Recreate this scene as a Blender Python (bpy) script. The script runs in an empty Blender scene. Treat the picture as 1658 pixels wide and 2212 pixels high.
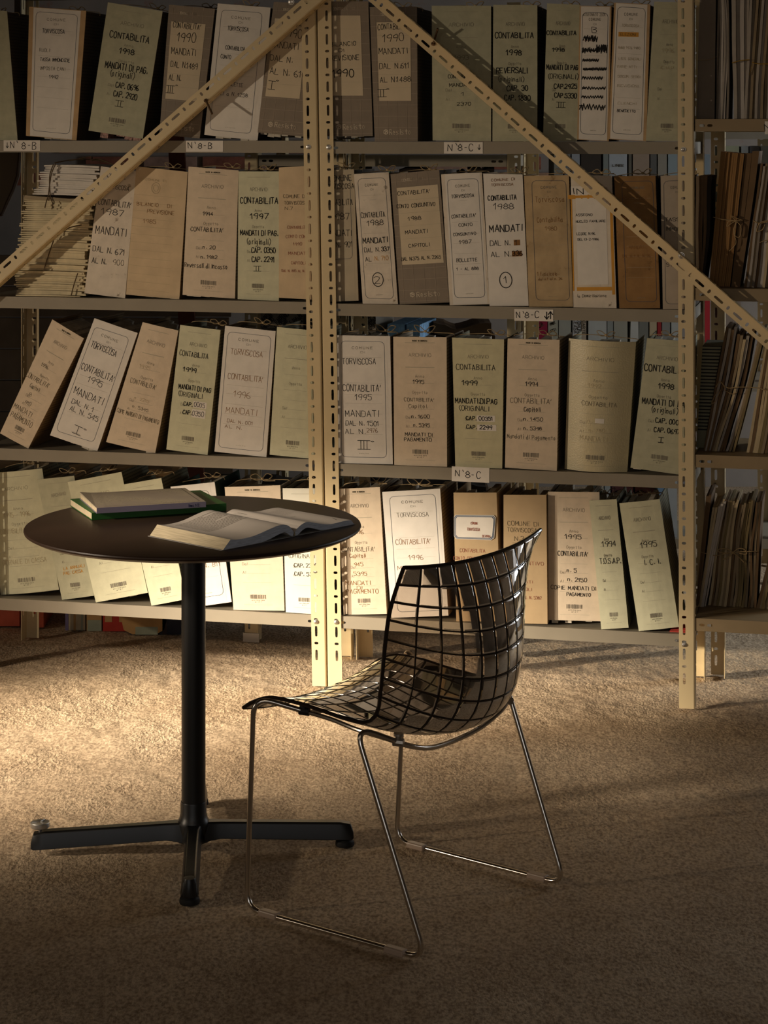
import bpy, math, random
import numpy as np
from mathutils import Matrix, Vector
random.seed(7)
SC = bpy.context.scene
COL = SC.collection

# ------------------------------------------------------------------ camera, world, light, exposure
FPX, EYE = 4500.0, 1.586           # focal length in pixels of a 1658 px wide frame, eye height
cam_d = bpy.data.cameras.new('camera'); cam = bpy.data.objects.new('camera', cam_d); COL.objects.link(cam)
cam.location = (0, 0, EYE); cam.rotation_euler = (math.pi / 2, 0, 0)
cam_d.sensor_fit = 'HORIZONTAL'; cam_d.sensor_width = 36; cam_d.lens = 36 * FPX / 1658
cam_d.shift_y = -(1106 - 300) / 1658; cam_d.clip_end = 200
SC.camera = cam
SC.view_settings.view_transform = 'Standard'; SC.view_settings.look = 'None'
SC.view_settings.gamma = 1; SC.view_settings.use_curve_mapping = False
SC.view_settings.exposure = 0.0
world = bpy.data.worlds.new('dusk_sky'); SC.world = world; world.use_nodes = True
bg = world.node_tree.nodes['Background']
bg.inputs[0].default_value = (0.68, 0.67, 0.665, 1); bg.inputs[1].default_value = 1.65

def lamp(name, kind, loc, target, energy, color, **kw):
    d = bpy.data.lights.new(name, kind); o = bpy.data.objects.new(name, d); COL.objects.link(o)
    d.energy = energy; d.color = color
    for k, v in kw.items(): setattr(d, k, v)
    o.location = loc
    o.rotation_euler = (Vector(target) - Vector(loc)).to_track_quat('-Z', 'Y').to_euler()
    return o
WARM = (1.0, 0.69, 0.38)
# low, far warm lamp left of the picture, its beam raking along the floor and the bottom shelves
lamp('low_spot_lamp', 'SPOT', (-6.4, 3.65, 1.08), (0.0, 6.03, 0.06), 4300, (1.0, 0.87, 0.69),
     spot_size=math.radians(10.5), spot_blend=1.0, shadow_soft_size=0.07, specular_factor=0.4)
# added accent spot, higher and softer: a pool of light before the shelves
lamp('floor_accent_fill', 'SPOT', (-5.2, 2.6, 2.6), (-0.85, 5.46, 0.0), 3200, (1.0, 0.84, 0.66),
     spot_size=math.radians(16), spot_blend=0.9, shadow_soft_size=0.30, specular_factor=0.12)
# added broad warm fill from the same side, for shelves, table and chair
lamp('broad_fill_spot', 'SPOT', (-6.1, 2.9, 1.8), (-0.25, 5.7, 0.64), 560, (1.0, 0.81, 0.60),
     spot_size=math.radians(33), spot_blend=1.0, shadow_soft_size=0.08, specular_factor=0.4)
# unseen spot added from the left to brighten the books on the table
lamp('table_fill_spot', 'SPOT', (-2.9, 3.5, 1.75), (-0.44, 4.66, 0.74), 330, (1.0, 0.84, 0.66),
     spot_size=math.radians(15), spot_blend=1.0, shadow_soft_size=0.12, specular_factor=0.12)
# weak warm fill added high behind the camera to lift the dim parts
lamp('rear_fill_light', 'AREA', (-1.5, -1.0, 3.6), (-.2, 4.6, 0.3), 17, (1.0, 0.78, 0.55), shape='RECTANGLE', size=2.4, size_y=1.6)
# the open hall door lets the sky in (sampling portal only, gives no light of its own)
pt = lamp('door_portal', 'AREA', (-1.3, -4.98, 1.5), (-1.3, 5, 1.5), 1, (1, 1, 1), shape='RECTANGLE', size=6.4, size_y=3.0)
pt.data.cycles.is_portal = True
# daylight through the window of the right-hand wall, behind the shelving
lamp('window_daylight', 'AREA', (3.35, 7.0, 1.3), (0.9, 7.35, 0.9), 36, (0.88, 0.94, 1.0),
     shape='RECTANGLE', size=0.9, size_y=1.5)

# ------------------------------------------------------------------ mapping of the shelving plane
A = math.radians(13.05)
E = Vector((math.cos(A), -math.sin(A), 0)); N = Vector((math.sin(A), math.cos(A), 0))
P0 = Vector((-0.1729, 6.035, 0))
def W(s, z, d=0.0): return P0 + E * s + N * d + Vector((0, 0, z))
def sz(u, v, d=0.0):
    rx = (u - 829) / FPX
    b = P0 + N * d
    s = (rx * b.y - b.x) / (E.x - rx * E.y)
    Y = b.y + s * E.y
    return s, EYE - (v - 300) / FPX * Y

# ------------------------------------------------------------------ materials
MATS = {}
def mat(name, col, rough=0.8, metal=0.0, mottle=0.12, scale=18, bump=0.0, bscale=60, spec=0.3, stain=None, coat=0):
    if name in MATS: return MATS[name]
    m = bpy.data.materials.new(name); m.use_nodes = True; MATS[name] = m
    nt = m.node_tree; n = nt.nodes; L = nt.links; b = n['Principled BSDF']
    b.inputs['Roughness'].default_value = rough; b.inputs['Metallic'].default_value = metal
    b.inputs['Specular IOR Level'].default_value = spec
    b.inputs['Coat Weight'].default_value = coat
    tc = n.new('ShaderNodeTexCoord')
    if mottle:
        no = n.new('ShaderNodeTexNoise'); no.inputs['Scale'].default_value = scale; no.inputs['Detail'].default_value = 6
        L.new(tc.outputs['Object'], no.inputs['Vector'])
        mx = n.new('ShaderNodeMix'); mx.data_type = 'RGBA'
        lo = [c * (1 - mottle) for c in col]; hi = [min(1, c * (1 + mottle)) for c in col]
        mr = n.new('ShaderNodeMapRange'); mr.inputs[1].default_value = .3; mr.inputs[2].default_value = .7
        L.new(no.outputs[0], mr.inputs[0]); L.new(mr.outputs[0], mx.inputs[0])
        mx.inputs[6].default_value = (*lo, 1); mx.inputs[7].default_value = (*hi, 1)
        out = mx.outputs[2]
        if stain:
            n2 = n.new('ShaderNodeTexNoise'); n2.inputs['Scale'].default_value = stain[1]; n2.inputs['Detail'].default_value = 9
            n2.inputs['Roughness'].default_value = .7
            L.new(tc.outputs['Object'], n2.inputs['Vector'])
            r2 = n.new('ShaderNodeMapRange'); r2.inputs[1].default_value = stain[2]; r2.inputs[2].default_value = stain[2] + .1
            L.new(n2.outputs[0], r2.inputs[0])
            m2 = n.new('ShaderNodeMix'); m2.data_type = 'RGBA'; L.new(r2.outputs[0], m2.inputs[0])
            L.new(out, m2.inputs[6]); m2.inputs[7].default_value = (*stain[0], 1); out = m2.outputs[2]
        L.new(out, b.inputs['Base Color'])
    else:
        b.inputs['Base Color'].default_value = (*col, 1)
    if bump:
        nb = n.new('ShaderNodeTexNoise'); nb.inputs['Scale'].default_value = bscale; nb.inputs['Detail'].default_value = 4
        L.new(tc.outputs['Object'], nb.inputs['Vector'])
        bp = n.new('ShaderNodeBump'); bp.inputs['Strength'].default_value = bump; bp.inputs['Distance'].default_value = .002
        L.new(nb.outputs[0], bp.inputs['Height']); L.new(bp.outputs[0], b.inputs['Normal'])
    return m
def hexl(h):
    c = [int(h[i:i + 2], 16) / 255 for i in (0, 2, 4)]
    return tuple(((x + .055) / 1.055) ** 2.4 if x > .04 else x / 12.92 for x in c)
GREEN = mat('archive_green_board', hexl('c9c6a8'), bump=.12, bscale=220, mottle=.07, scale=40)
GREEND = mat('archive_grey_green_board', hexl('b0ad92'), bump=.1, bscale=220, mottle=.09, scale=40)
PINK = mat('archive_beige_board', hexl('d3c1a8'), bump=.1, bscale=220, mottle=.06, scale=40)
GLOSS = mat('archive_glossy_board', hexl('c4b894'), rough=.38, bump=.3, bscale=260, mottle=.05, spec=.5)
WHITE = mat('white_paper_label', hexl('ddd6cb'), mottle=.05, scale=30, bump=.05)
AGED = mat('aged_white_label', hexl('d6cab8'), mottle=.1, scale=25, stain=(hexl('7d6a52'), 38, .6))
TAN = mat('tan_cardboard', hexl('b99a72'), mottle=.12, scale=30, bump=.1)
KRAFT = mat('kraft_cardboard', hexl('b59c78'), mottle=.08, scale=14, bump=.1, bscale=150)
BUFF = mat('buff_board', hexl('cbb492'), mottle=.1, scale=20, bump=.08)
OLD = mat('old_brown_board', hexl('b39b76'), mottle=.2, scale=16, stain=(hexl('86673f'), 24, .6), bump=.1)
DARKOLD = mat('dark_brown_board', hexl('8f6c42'), mottle=.25, scale=14, stain=(hexl('5c4226'), 20, .58), bump=.1)
TAUPE = mat('taupe_board', hexl('857868'), mottle=.06, scale=30, rough=.6)
TAUPEL = mat('taupe_pale_line', hexl('a89a88'), mottle=0)
TAUPEW = mat('pale_print', hexl('c8baa4'), mottle=0)
DARKC = mat('dark_cover_board', hexl('4c443a'), mottle=.15, scale=20)
PAPER = mat('paper_sheets', hexl('cfc5b2'), mottle=.15, scale=60)
PAPERD = mat('old_paper_sheets', hexl('a89878'), mottle=.25, scale=40)
PAPERB = mat('brown_folder_paper', hexl('8a7350'), mottle=.2, scale=30)
PRINT = mat('grey_print', hexl('7d7668'), mottle=0)
PRINTL = mat('faint_grey_print', hexl('a39c88'), mottle=0)
NAVY = mat('navy_print', hexl('3f4756'), mottle=0)
INK = mat('black_ink', hexl('1d1b19'), mottle=0)
INKG = mat('grey_ink', hexl('57503f'), mottle=0)
INKB = mat('brown_ink', hexl('8a6238'), mottle=0)
INKR = mat('red_ink', hexl('9a5a48'), mottle=0)
INKF = mat('faded_ink', hexl('ab9c7c'), mottle=0)
MARKO = mat('orange_marker', hexl('c9913a'), mottle=.1)
MARKR = mat('red_marker', hexl('c0503a'), mottle=.1)
TAPEY = mat('yellowed_tape', hexl('cf9f45'), mottle=.2, scale=60, rough=.5)
POST = mat('cream_painted_steel', hexl('cfbb92'), rough=.42, mottle=.04, scale=9, spec=.5, stain=(hexl('7a5a35'), 30, .74))
BOARDM = mat('grey_painted_steel', hexl('8d8473'), rough=.5, mottle=.05, scale=12, spec=.4)
BOARD2 = mat('beige_painted_steel', hexl('8f7c5e'), rough=.5, mottle=.07, scale=12, stain=(hexl('5a3020'), 22, .7))
ZINC = mat('zinc_steel', (.55, .53, .5), rough=.35, metal=1, mottle=.05)
RIB = mat('cotton_tape', hexl('b59c74'), mottle=.12, scale=80)
RIBD = mat('dark_cotton_tape', hexl('5b4a35'), mottle=.12, scale=80)
RIBY = mat('yellow_cotton_tape', hexl('a88428'), mottle=.12, scale=80)
BLACK = mat('black_enamel', (.008, .008, .008), rough=.38, mottle=0, spec=.5)
RUBBER = mat('black_rubber', (.012, .012, .012), rough=.6, mottle=0)
CHROME = mat('chromed_steel', (.72, .67, .6), rough=.17, metal=1, mottle=0)
ALU = mat('brushed_aluminium', (.7, .69, .66), rough=.42, metal=1, mottle=.04)
CLEARP = mat('frosted_plastic', hexl('b39c88'), rough=.35, mottle=0, spec=.5)

def perf_mat(name, col):
    m = bpy.data.materials.new(name); m.use_nodes = True; nt = m.node_tree; n = nt.nodes; L = nt.links
    b = n['Principled BSDF']; b.inputs['Roughness'].default_value = .8
    tc = n.new('ShaderNodeTexCoord'); sp = n.new('ShaderNodeSeparateXYZ'); L.new(tc.outputs['Object'], sp.inputs[0])
    def M(op, a, bb=None, v=None):
        q = n.new('ShaderNodeMath'); q.operation = op
        if hasattr(a, 'links'): L.new(a, q.inputs[0])
        else: q.inputs[0].default_value = a
        if bb is not None:
            if hasattr(bb, 'links'): L.new(bb, q.inputs[1])
            else: q.inputs[1].default_value = bb
        return q.outputs[0]
    fy = M('SUBTRACT', M('FRACT', M('MULTIPLY', sp.outputs[1], 1 / .0075)), .5)
    fz = M('SUBTRACT', M('FRACT', M('MULTIPLY', sp.outputs[2], 1 / .0095)), .5)
    r = M('ADD', M('MULTIPLY', fy, fy), M('MULTIPLY', fz, fz))
    hole = M('LESS_THAN', r, .055)
    inz = M('GREATER_THAN', sp.outputs[2], .05)
    hole = M('MULTIPLY', hole, inz)
    mx = n.new('ShaderNodeMix'); mx.data_type = 'RGBA'; L.new(hole, mx.inputs[0])
    mx.inputs[6].default_value = (*col, 1); mx.inputs[7].default_value = (.01, .008, .006, 1)
    L.new(mx.outputs[2], b.inputs['Base Color'])
    return m
PERF = {'g': perf_mat('perforated_green_board', hexl('8e8a70')), 'p': perf_mat('perforated_beige_board', hexl('a3937c')),
        't': perf_mat('perforated_tan_board', hexl('8c7350')), 'd': perf_mat('perforated_dark_board', hexl('54493b'))}

# ------------------------------------------------------------------ mesh helpers
class MB:
    def __init__(s): s.v = []; s.f = []; s.mi = []; s.ms = []; s.m = 0; s.smooth = False
    def mat(s, m):
        if m not in s.ms: s.ms.append(m)
        s.m = s.ms.index(m); return s
    def face(s, pts):
        i = len(s.v); s.v += [tuple(p) for p in pts]; s.f.append(tuple(range(i, i + len(pts)))); s.mi.append(s.m)
    def faces(s, pts, fs):
        i = len(s.v); s.v += [tuple(p) for p in pts]
        for f in fs: s.f.append(tuple(i + k for k in f)); s.mi.append(s.m)
    def hexa(s, p):   # 8 points: front bl br tr tl, back bl br tr tl
        s.faces(p, [(0, 1, 2, 3), (5, 4, 7, 6), (4, 0, 3, 7), (1, 5, 6, 2), (3, 2, 6, 7), (4, 5, 1, 0)])
    def box(s, x0, x1, y0, y1, z0, z1):
        s.hexa([(x0, y0, z0), (x1, y0, z0), (x1, y0, z1), (x0, y0, z1), (x0, y1, z0), (x1, y1, z0), (x1, y1, z1), (x0, y1, z1)])
    def tube(s, pts, r, n=8, caps=True, flat=None):
        pts = [Vector(p) for p in pts]; k = len(pts); rs = r if isinstance(r, (list, tuple)) else [r] * k
        t0 = (pts[1] - pts[0]).normalized()
        up = Vector((0, 0, 1)) if abs(t0.z) < .9 else Vector((1, 0, 0))
        u = t0.cross(up).normalized(); i0 = len(s.v)
        for i, p in enumerate(pts):
            t = (pts[min(i + 1, k - 1)] - pts[max(i - 1, 0)]).normalized()
            u = (u - t * u.dot(t)).normalized(); w = t.cross(u)
            fl = flat or 1
            for j in range(n):
                a = 2 * math.pi * j / n
                s.v.append(tuple(p + (u * math.cos(a) + w * math.sin(a) * fl) * rs[i]))
        for i in range(k - 1):
            for j in range(n):
                a = i0 + i * n + j; b = i0 + i * n + (j + 1) % n
                s.f.append((a, b, b + n, a + n)); s.mi.append(s.m)
        if caps:
            s.f.append(tuple(i0 + j for j in range(n))[::-1]); s.mi.append(s.m)
            s.f.append(tuple(i0 + (k - 1) * n + j for j in range(n))); s.mi.append(s.m)
    def lathe(s, prof, n=32, c=(0, 0, 0), axis='z'):
        i0 = len(s.v)
        for r, z in prof:
            for j in range(n):
                a = 2 * math.pi * j / n
                if axis == 'z': q = (c[0] + r * math.cos(a), c[1] + r * math.sin(a), c[2] + z)
                else: q = (c[0] + r * math.cos(a), c[1] - z, c[2] + r * math.sin(a))
                s.v.append(q)
        for i in range(len(prof) - 1):
            for j in range(n):
                a = i0 + i * n + j; b = i0 + i * n + (j + 1) % n
                s.f.append((a, b, b + n, a + n)); s.mi.append(s.m)
    def build(s, name, m=None, parent=None, smooth=None, loc=None, **props):
        me = bpy.data.meshes.new(name); me.from_pydata(s.v, [], s.f)
        for q in (s.ms or [m]): me.materials.append(q)
        if s.ms: me.polygons.foreach_set('material_index', s.mi)
        if smooth: me.shade_smooth() if smooth is True else me.shade_smooth()
        if smooth and smooth is not True: pass
        o = bpy.data.objects.new(name, me); COL.objects.link(o)
        if parent: o.parent = parent
        if loc: o.location = loc
        for k, v in props.items(): o[k] = v
        return o
def empty(name, label=None, cat=None, group=None, M4=None, loc=None):
    o = bpy.data.objects.new(name, None); COL.objects.link(o); o.empty_display_size = .05
    if label: o['label'] = label
    if cat: o['category'] = cat
    if group: o['group'] = group
    if M4 is not None: o.location = M4.to_translation(); o.rotation_euler = M4.to_euler()
    if loc: o.location = loc
    return o
def frame4(s0, z0, d, th=0.0):
    ex = E * math.cos(th) + Vector((0, 0, math.sin(th))); ez = -E * math.sin(th) + Vector((0, 0, math.cos(th)))
    o = W(s0, z0, d)
    return Matrix(((ex.x, N.x, ez.x, o.x), (ex.y, N.y, ez.y, o.y), (ex.z, N.z, ez.z, o.z), (0, 0, 0, 1)))
def autosmooth(o, ang=.6):
    me = o.data; me.shade_smooth()
    try: me.set_sharp_from_angle(angle=ang)
    except Exception: pass
    return o
def catmull(p, k=6, closed=False):
    p = [Vector(q) for q in p]; n = len(p); out = []
    rng = range(n if closed else n - 1)
    for i in rng:
        g = (lambda j: p[j % n]) if closed else (lambda j: p[max(0, min(n - 1, j))])
        a, b, c, d = g(i - 1), g(i), g(i + 1), g(i + 2)
        for q in range(k):
            t = q / k
            out.append(.5 * ((2 * b) + (c - a) * t + (2 * a - 5 * b + 4 * c - d) * t * t + (3 * b - a - 3 * c + d) * t ** 3))
    out.append(p[0] if closed else p[-1]); return out

# ------------------------------------------------------------------ stroke lettering (handwriting and print)
G = {'A': '00 26 40|12 32', 'B': '00 06|~06 26 45 34 13|~13 33 42 41 30 00', 'C': '~45 36 16 04 02 10 30 41', 'D': '00 06|~06 26 45 41 20 00',
     'E': '46 06 00 40|03 33', 'F': '46 06 00|03 33', 'G': '~45 36 16 04 02 10 30 42|23 43 42', 'H': '00 06|40 46|03 43', 'I': '20 26',
     'J': '~36 31 20 10 01', 'K': '00 06|46 02|13 40', 'L': '06 00 40', 'M': '00 06 22 46 40', 'N': '00 06 40 46', 'O': '@16 04 02 10 30 42 44 36',
     'P': '00 06|~06 36 45 44 33 03', 'Q': '@16 04 02 10 30 42 44 36|21 40', 'R': '00 06|~06 36 45 44 33 03|23 40', 'S': '~45 36 16 05 04 33 42 41 30 10 01',
     'T': '20 26|06 46', 'U': '~06 01 10 30 41 46', 'V': '06 20 46', 'W': '06 10 23 30 46', 'X': '00 46|06 40', 'Y': '06 23 46|23 20', 'Z': '06 46 00 40',
     '0': '@16 04 02 10 30 42 44 36', '1': '04 26 20', '2': '~05 16 36 45 33 00|00 40', '3': '~05 16 36 44 23|~23 43 41 30 10 01', '4': '30 36 02 42',
     '5': '46 06 04|~04 34 42 41 30 10 01', '6': '~36 04 01 10 30 41 32 13 02', '7': '06 46 10', '8': '@26 15 04 23 44 35|@23 02 01 20 41 42', '9': '~43 13 04 15 36 45 43 30',
     'a': '@33 13 02 01 10 30|34 31 40', 'b': '06 00|~03 24 33 31 20 00', 'c': '~33 14 02 10 30', 'd': '@33 13 02 01 10 30|36 30', 'e': '~02 32 33 14 02 10 30',
     'f': '~36 26 15 10|04 34', 'g': '@34 14 02 11 31|34 3a 2b 0b', 'i': '20 24|25 26', 'l': '20 26', 'm': '00 04|~03 14 22 20|~23 34 43 40', 'n': '00 04|~03 24 33 30',
     'o': '@14 02 10 20 32 24', 'p': '0b 04|~04 24 33 31 20 00', 'r': '10 14|~13 24 34', 's': '~34 14 03 31 20 00', 't': '26 21 30|04 44', 'v': '04 20 44', 'u': '~04 01 20 31|34 30',
     '.': '10 11', "'": '14 26', '`': '27 35', '-': '13 33', '(': '~37 15 12 3a', ')': '~17 35 32 1a', '/': '00 46', 'o_': '', '*': '@15 26 35 24', ',': '11 0a', ':': '11 12|14 15',
     'v_': '', '~': '03 43', '!': '26 20|12 20 32', '^': '00 06|~', '_': '00 40', 'z': '04 34 00 30', '=': '02 42|04 44'}
def cval(c): return {'a': -1, 'b': -2}.get(c) if c in 'ab' else int(c)
GL = {}
for ch, sp in G.items():
    out = []
    for st in sp.split('|'):
        if len(st) < 4: continue
        mode = st[0] if st[0] in '~@' else ''
        pts = [Vector((cval(t[0]), cval(t[1]), 0)) for t in st.lstrip('~@').split()]
        if len(pts) < 2: continue
        if mode: pts = catmull(pts, 3, mode == '@')
        out.append([(p.x / 4, p.y / 6) for p in pts])
    GL[ch] = out
def text_strokes(txt, h, w=None, jit=.06, gap=1.0):
    """polylines in metres centred on (0,0); h cap height, w total width"""
    adv = {'I': .35, '1': .45, '.': .3, "'": .35, ' ': .6, 'i': .35, 'l': .35, ',': .3, '`': .35, '(': .5, ')': .5, '*': .5}
    cw = .56; x = 0; L = []
    for ch in txt:
        a = adv.get(ch, .78) * gap
        if ch != ' ':
            g = GL.get(ch, [])
            dx = random.uniform(-jit, jit) * .5; dy = random.uniform(-jit, jit); sc = 1 + random.uniform(-jit, jit); sh = random.uniform(-jit, jit)
            off = -.16 if ch in "Il'i1" else 0
            for st in g: L.append([(x + off + dx + (px * cw + py * sh) * sc, (py * sc + dy)) for px, py in st])
        x += a
    tot = max(x - .2 * gap, .3)
    kx = h if w is None else w / tot
    return [[((px - tot / 2) * kx, (py - .5) * h) for px, py in st] for st in L]
def ink_strokes(mb, strokes, cx, cy, wd, fn, ang=0.0, lift=.0007):
    ca, sa = math.cos(ang), math.sin(ang)
    for st in strokes:
        q = [(cx + x * ca - y * sa, cy + x * sa + y * ca) for x, y in st]
        for (x0, y0), (x1, y1) in zip(q, q[1:]):
            dx, dy = x1 - x0, y1 - y0; l = math.hypot(dx, dy)
            if l < 1e-6: continue
            dx /= l; dy /= l; e = wd * .35; hx, hy = -dy * wd / 2, dx * wd / 2
            a = (x0 - dx * e, y0 - dy * e); b = (x1 + dx * e, y1 + dy * e)
            mb.face([fn(a[0] - hx, a[1] - hy, lift), fn(b[0] - hx, b[1] - hy, lift), fn(b[0] + hx, b[1] + hy, lift), fn(a[0] + hx, a[1] + hy, lift)])
def line(mb, x0, z0, x1, z1, wd, fn, lift=.0007, n=6):
    st = [[(x0 + (x1 - x0) * i / n, z0 + (z1 - z0) * i / n) for i in range(n + 1)]]
    ink_strokes(mb, st, 0, 0, wd, fn, 0, lift)
def patch(mb, corners, fn, lift, n=12):   # corners bl br tr tl in local x,z
    bl, br, tr, tl = corners
    P = lambda u, v: tuple((bl[k] * (1 - u) + br[k] * u) * (1 - v) + (tl[k] * (1 - u) + tr[k] * u) * v for k in (0, 1))
    for i in range(n):
        u0, u1 = i / n, (i + 1) / n
        q = [P(u0, 0), P(u1, 0), P(u1, 1), P(u0, 1)]
        mb.face([fn(x, z, lift) for x, z in q])

# ------------------------------------------------------------------ setting: floor, walls, ceiling
def val_noise(nx, ny, step, rng):
    g = rng.random((ny // step + 3, nx // step + 3)); y = np.arange(ny) / step; x = np.arange(nx) / step
    yi = y.astype(int); xi = x.astype(int); fy = (y - yi)[:, None]; fx = (x - xi)[None, :]
    fy = fy * fy * (3 - 2 * fy); fx = fx * fx * (3 - 2 * fx)
    a = g[np.ix_(yi, xi)]; b = g[np.ix_(yi, xi + 1)]; c = g[np.ix_(yi + 1, xi)]; d = g[np.ix_(yi + 1, xi + 1)]
    return (a * (1 - fx) + b * fx) * (1 - fy) + (c * (1 - fx) + d * fx) * fy
def floor_mat():
    m = bpy.data.materials.new('rough_sandy_screed'); m.use_nodes = True; nt = m.node_tree; n = nt.nodes; L = nt.links
    b = n['Principled BSDF']; b.inputs['Roughness'].default_value = .92; b.inputs['Specular IOR Level'].default_value = .2
    tc = n.new('ShaderNodeTexCoord')
    mpn = n.new('ShaderNodeMapping'); mpn.inputs['Scale'].default_value = (1, .6, 1); L.new(tc.outputs['Object'], mpn.inputs[0])
    n1 = n.new('ShaderNodeTexNoise'); n1.inputs['Scale'].default_value = 2.2; n1.inputs['Detail'].default_value = 5
    n2 = n.new('ShaderNodeTexNoise'); n2.inputs['Scale'].default_value = 150; n2.inputs['Detail'].default_value = 4; n2.inputs['Roughness'].default_value = .55
    n3 = n.new('ShaderNodeTexNoise'); n3.inputs['Scale'].default_value = 62; n3.inputs['Detail'].default_value = 3
    L.new(tc.outputs['Object'], n1.inputs['Vector'])
    for q in (n2, n3): L.new(mpn.outputs[0], q.inputs['Vector'])
    r1 = n.new('ShaderNodeValToRGB'); L.new(n2.outputs[0], r1.inputs[0])
    r1.color_ramp.elements[0].position = .3; r1.color_ramp.elements[0].color = (*hexl('968068'), 1)
    r1.color_ramp.elements[1].position = .62; r1.color_ramp.elements[1].color = (*hexl('dfc8a8'), 1)
    mx = n.new('ShaderNodeMix'); mx.data_type = 'RGBA'; mx.blend_type = 'MULTIPLY'; mx.inputs[0].default_value = 1
    r2 = n.new('ShaderNodeValToRGB'); L.new(n1.outputs[0], r2.inputs[0])
    r2.color_ramp.elements[0].position = .35; r2.color_ramp.elements[0].color = (.78, .74, .7, 1)
    r2.color_ramp.elements[1].position = .65; r2.color_ramp.elements[1].color = (1, 1, 1, 1)
    L.new(r1.outputs[0], mx.inputs[6]); L.new(r2.outputs[0], mx.inputs[7]); L.new(mx.outputs[2], b.inputs['Base Color'])
    ad = n.new('ShaderNodeMath'); ad.operation = 'ADD'; L.new(n2.outputs[0], ad.inputs[0]); L.new(n3.outputs[0], ad.inputs[1])
    bp = n.new('ShaderNodeBump'); bp.inputs['Distance'].default_value = .0042
    n5 = n.new('ShaderNodeTexNoise'); n5.inputs['Scale'].default_value = 5; n5.inputs['Detail'].default_value = 3; L.new(mpn.outputs[0], n5.inputs['Vector'])
    r5 = n.new('ShaderNodeMapRange'); r5.inputs[1].default_value = .38; r5.inputs[2].default_value = .6; r5.inputs[3].default_value = .22; r5.inputs[4].default_value = .95
    L.new(n5.outputs[0], r5.inputs[0]); L.new(r5.outputs[0], bp.inputs['Strength'])
    L.new(ad.outputs[0], bp.inputs['Height']); L.new(bp.outputs[0], b.inputs['Normal'])
    return m
FLOORM = floor_mat()
def make_floor():
    rng = np.random.default_rng(3)
    x = np.linspace(-1.7, 2.1, 480); y = np.linspace(3.5, 7.9, 560); nx, ny = len(x), len(y)
    h = (val_noise(nx, ny, 60, rng) - .5) * .006 + (val_noise(nx, ny, 14, rng) - .5) * .0035 + (val_noise(nx, ny, 5, rng) - .5) * .0032 + (val_noise(nx, ny, 2, rng) - .5) * .0022
    ex = np.minimum(1, np.minimum(np.arange(nx), np.arange(nx)[::-1]) / 12)[None, :]; ey = np.minimum(1, np.minimum(np.arange(ny), np.arange(ny)[::-1]) / 12)[:, None]
    h = (h - .0045) * ex * ey
    XX, YY = np.meshgrid(x, y)
    co = np.stack([XX, YY, h], -1).reshape(-1, 3)
    i = np.arange(nx - 1)[None, :] + np.arange(ny - 1)[:, None] * nx; i = i.reshape(-1)
    f = np.stack([i, i + 1, i + nx + 1, i + nx], -1)
    # flat surround
    x0, x1, y0, y1 = x[0], x[-1], y[0], y[-1]; k = len(co)
    o = np.array([(-30, -32, 0), (30, -32, 0), (30, 9.5, 0), (-30, 9.5, 0), (x0, y0, 0), (x1, y0, 0), (x1, y1, 0), (x0, y1, 0)])
    co = np.vstack([co, o]); f = np.vstack([f, [[k, k + 1, k + 5, k + 4], [k + 1, k + 2, k + 6, k + 5], [k + 2, k + 3, k + 7, k + 6], [k + 3, k, k + 4, k + 7]]])
    me = bpy.data.meshes.new('floor'); me.from_pydata(co.tolist(), [], f.tolist()); me.shade_smooth(); me.materials.append(FLOORM)
    ob = bpy.data.objects.new('floor', me); COL.objects.link(ob); ob['kind'] = 'structure'
make_floor()
PLASTER = mat('old_grey_plaster', hexl('8a8178'), mottle=.2, scale=3, stain=(hexl('8a5a48'), 4, .6), bump=.5, bscale=14)
def struct(name, m, x0, x1, y0, y1, z0, z1):
    b = MB(); b.box(x0, x1, y0, y1, z0, z1); return b.build(name, m, kind='structure')
WB = struct('wall_back', PLASTER, -9, 9, 9.5, 9.7, 0, 3.8)
struct('wall_left', PLASTER, -7.7, -7.5, -5.0, 9.5, 0, 3.8)
b = MB()
for q in ((-7.7, -4.5, 0, 3.8), (1.9, 3.7, 0, 3.8), (-4.5, 1.9, 3.0, 3.8)): b.box(q[0], q[1], -5.2, -5.0, q[2], q[3])
b.build('wall_front', PLASTER, kind='structure')
b = MB(); R_h = random.Random(5)
for i in range(150):
    x = -26 + i * .35 + R_h.uniform(-.3, .3); r = R_h.uniform(.8, 1.7); z = R_h.uniform(.5, 1.3)
    b.lathe([(0, -r), (r * .6, -r * .7), (r, 0), (r * .7, r * .6), (0, r * 1.1)], 7, (x, -29 + R_h.uniform(-1, 1), z + r * .6))
b.build('hedge', mat('dark_foliage', (.01, .016, .008), mottle=.4, scale=3), kind='structure')
b = MB()   # right wall with a window opening
for q in ((-5.0, 6.2, 0, 3.8), (7.9, 9.5, 0, 3.8), (6.2, 7.9, 0, .5), (6.2, 7.9, 2.2, 3.8)): b.box(3.5, 3.7, q[0], q[1], q[2], q[3])
b.build('wall_right', PLASTER, kind='structure')
struct('ceiling', mat('dark_ceiling', hexl('5a5046'), scale=3), -7.7, 3.7, -5.2, 9.7, 3.8, 4.0)
GLASS = bpy.data.materials.new('window_glass'); GLASS.use_nodes = True
GLASS.node_tree.nodes['Principled BSDF'].inputs['Transmission Weight'].default_value = 1
w = MB(); w.box(3.55, 3.6, 6.2, 7.9, .5, .55); w.box(3.55, 3.6, 6.2, 7.9, 2.15, 2.2); w.box(3.55, 3.6, 6.2, 6.25, .55, 2.15); w.box(3.55, 3.6, 7.85, 7.9, .55, 2.15); w.box(3.55, 3.6, 7.02, 7.08, .55, 2.15)
wo = w.build('window_1', mat('window_frame_paint', hexl('6b655c')), kind='structure')
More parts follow.
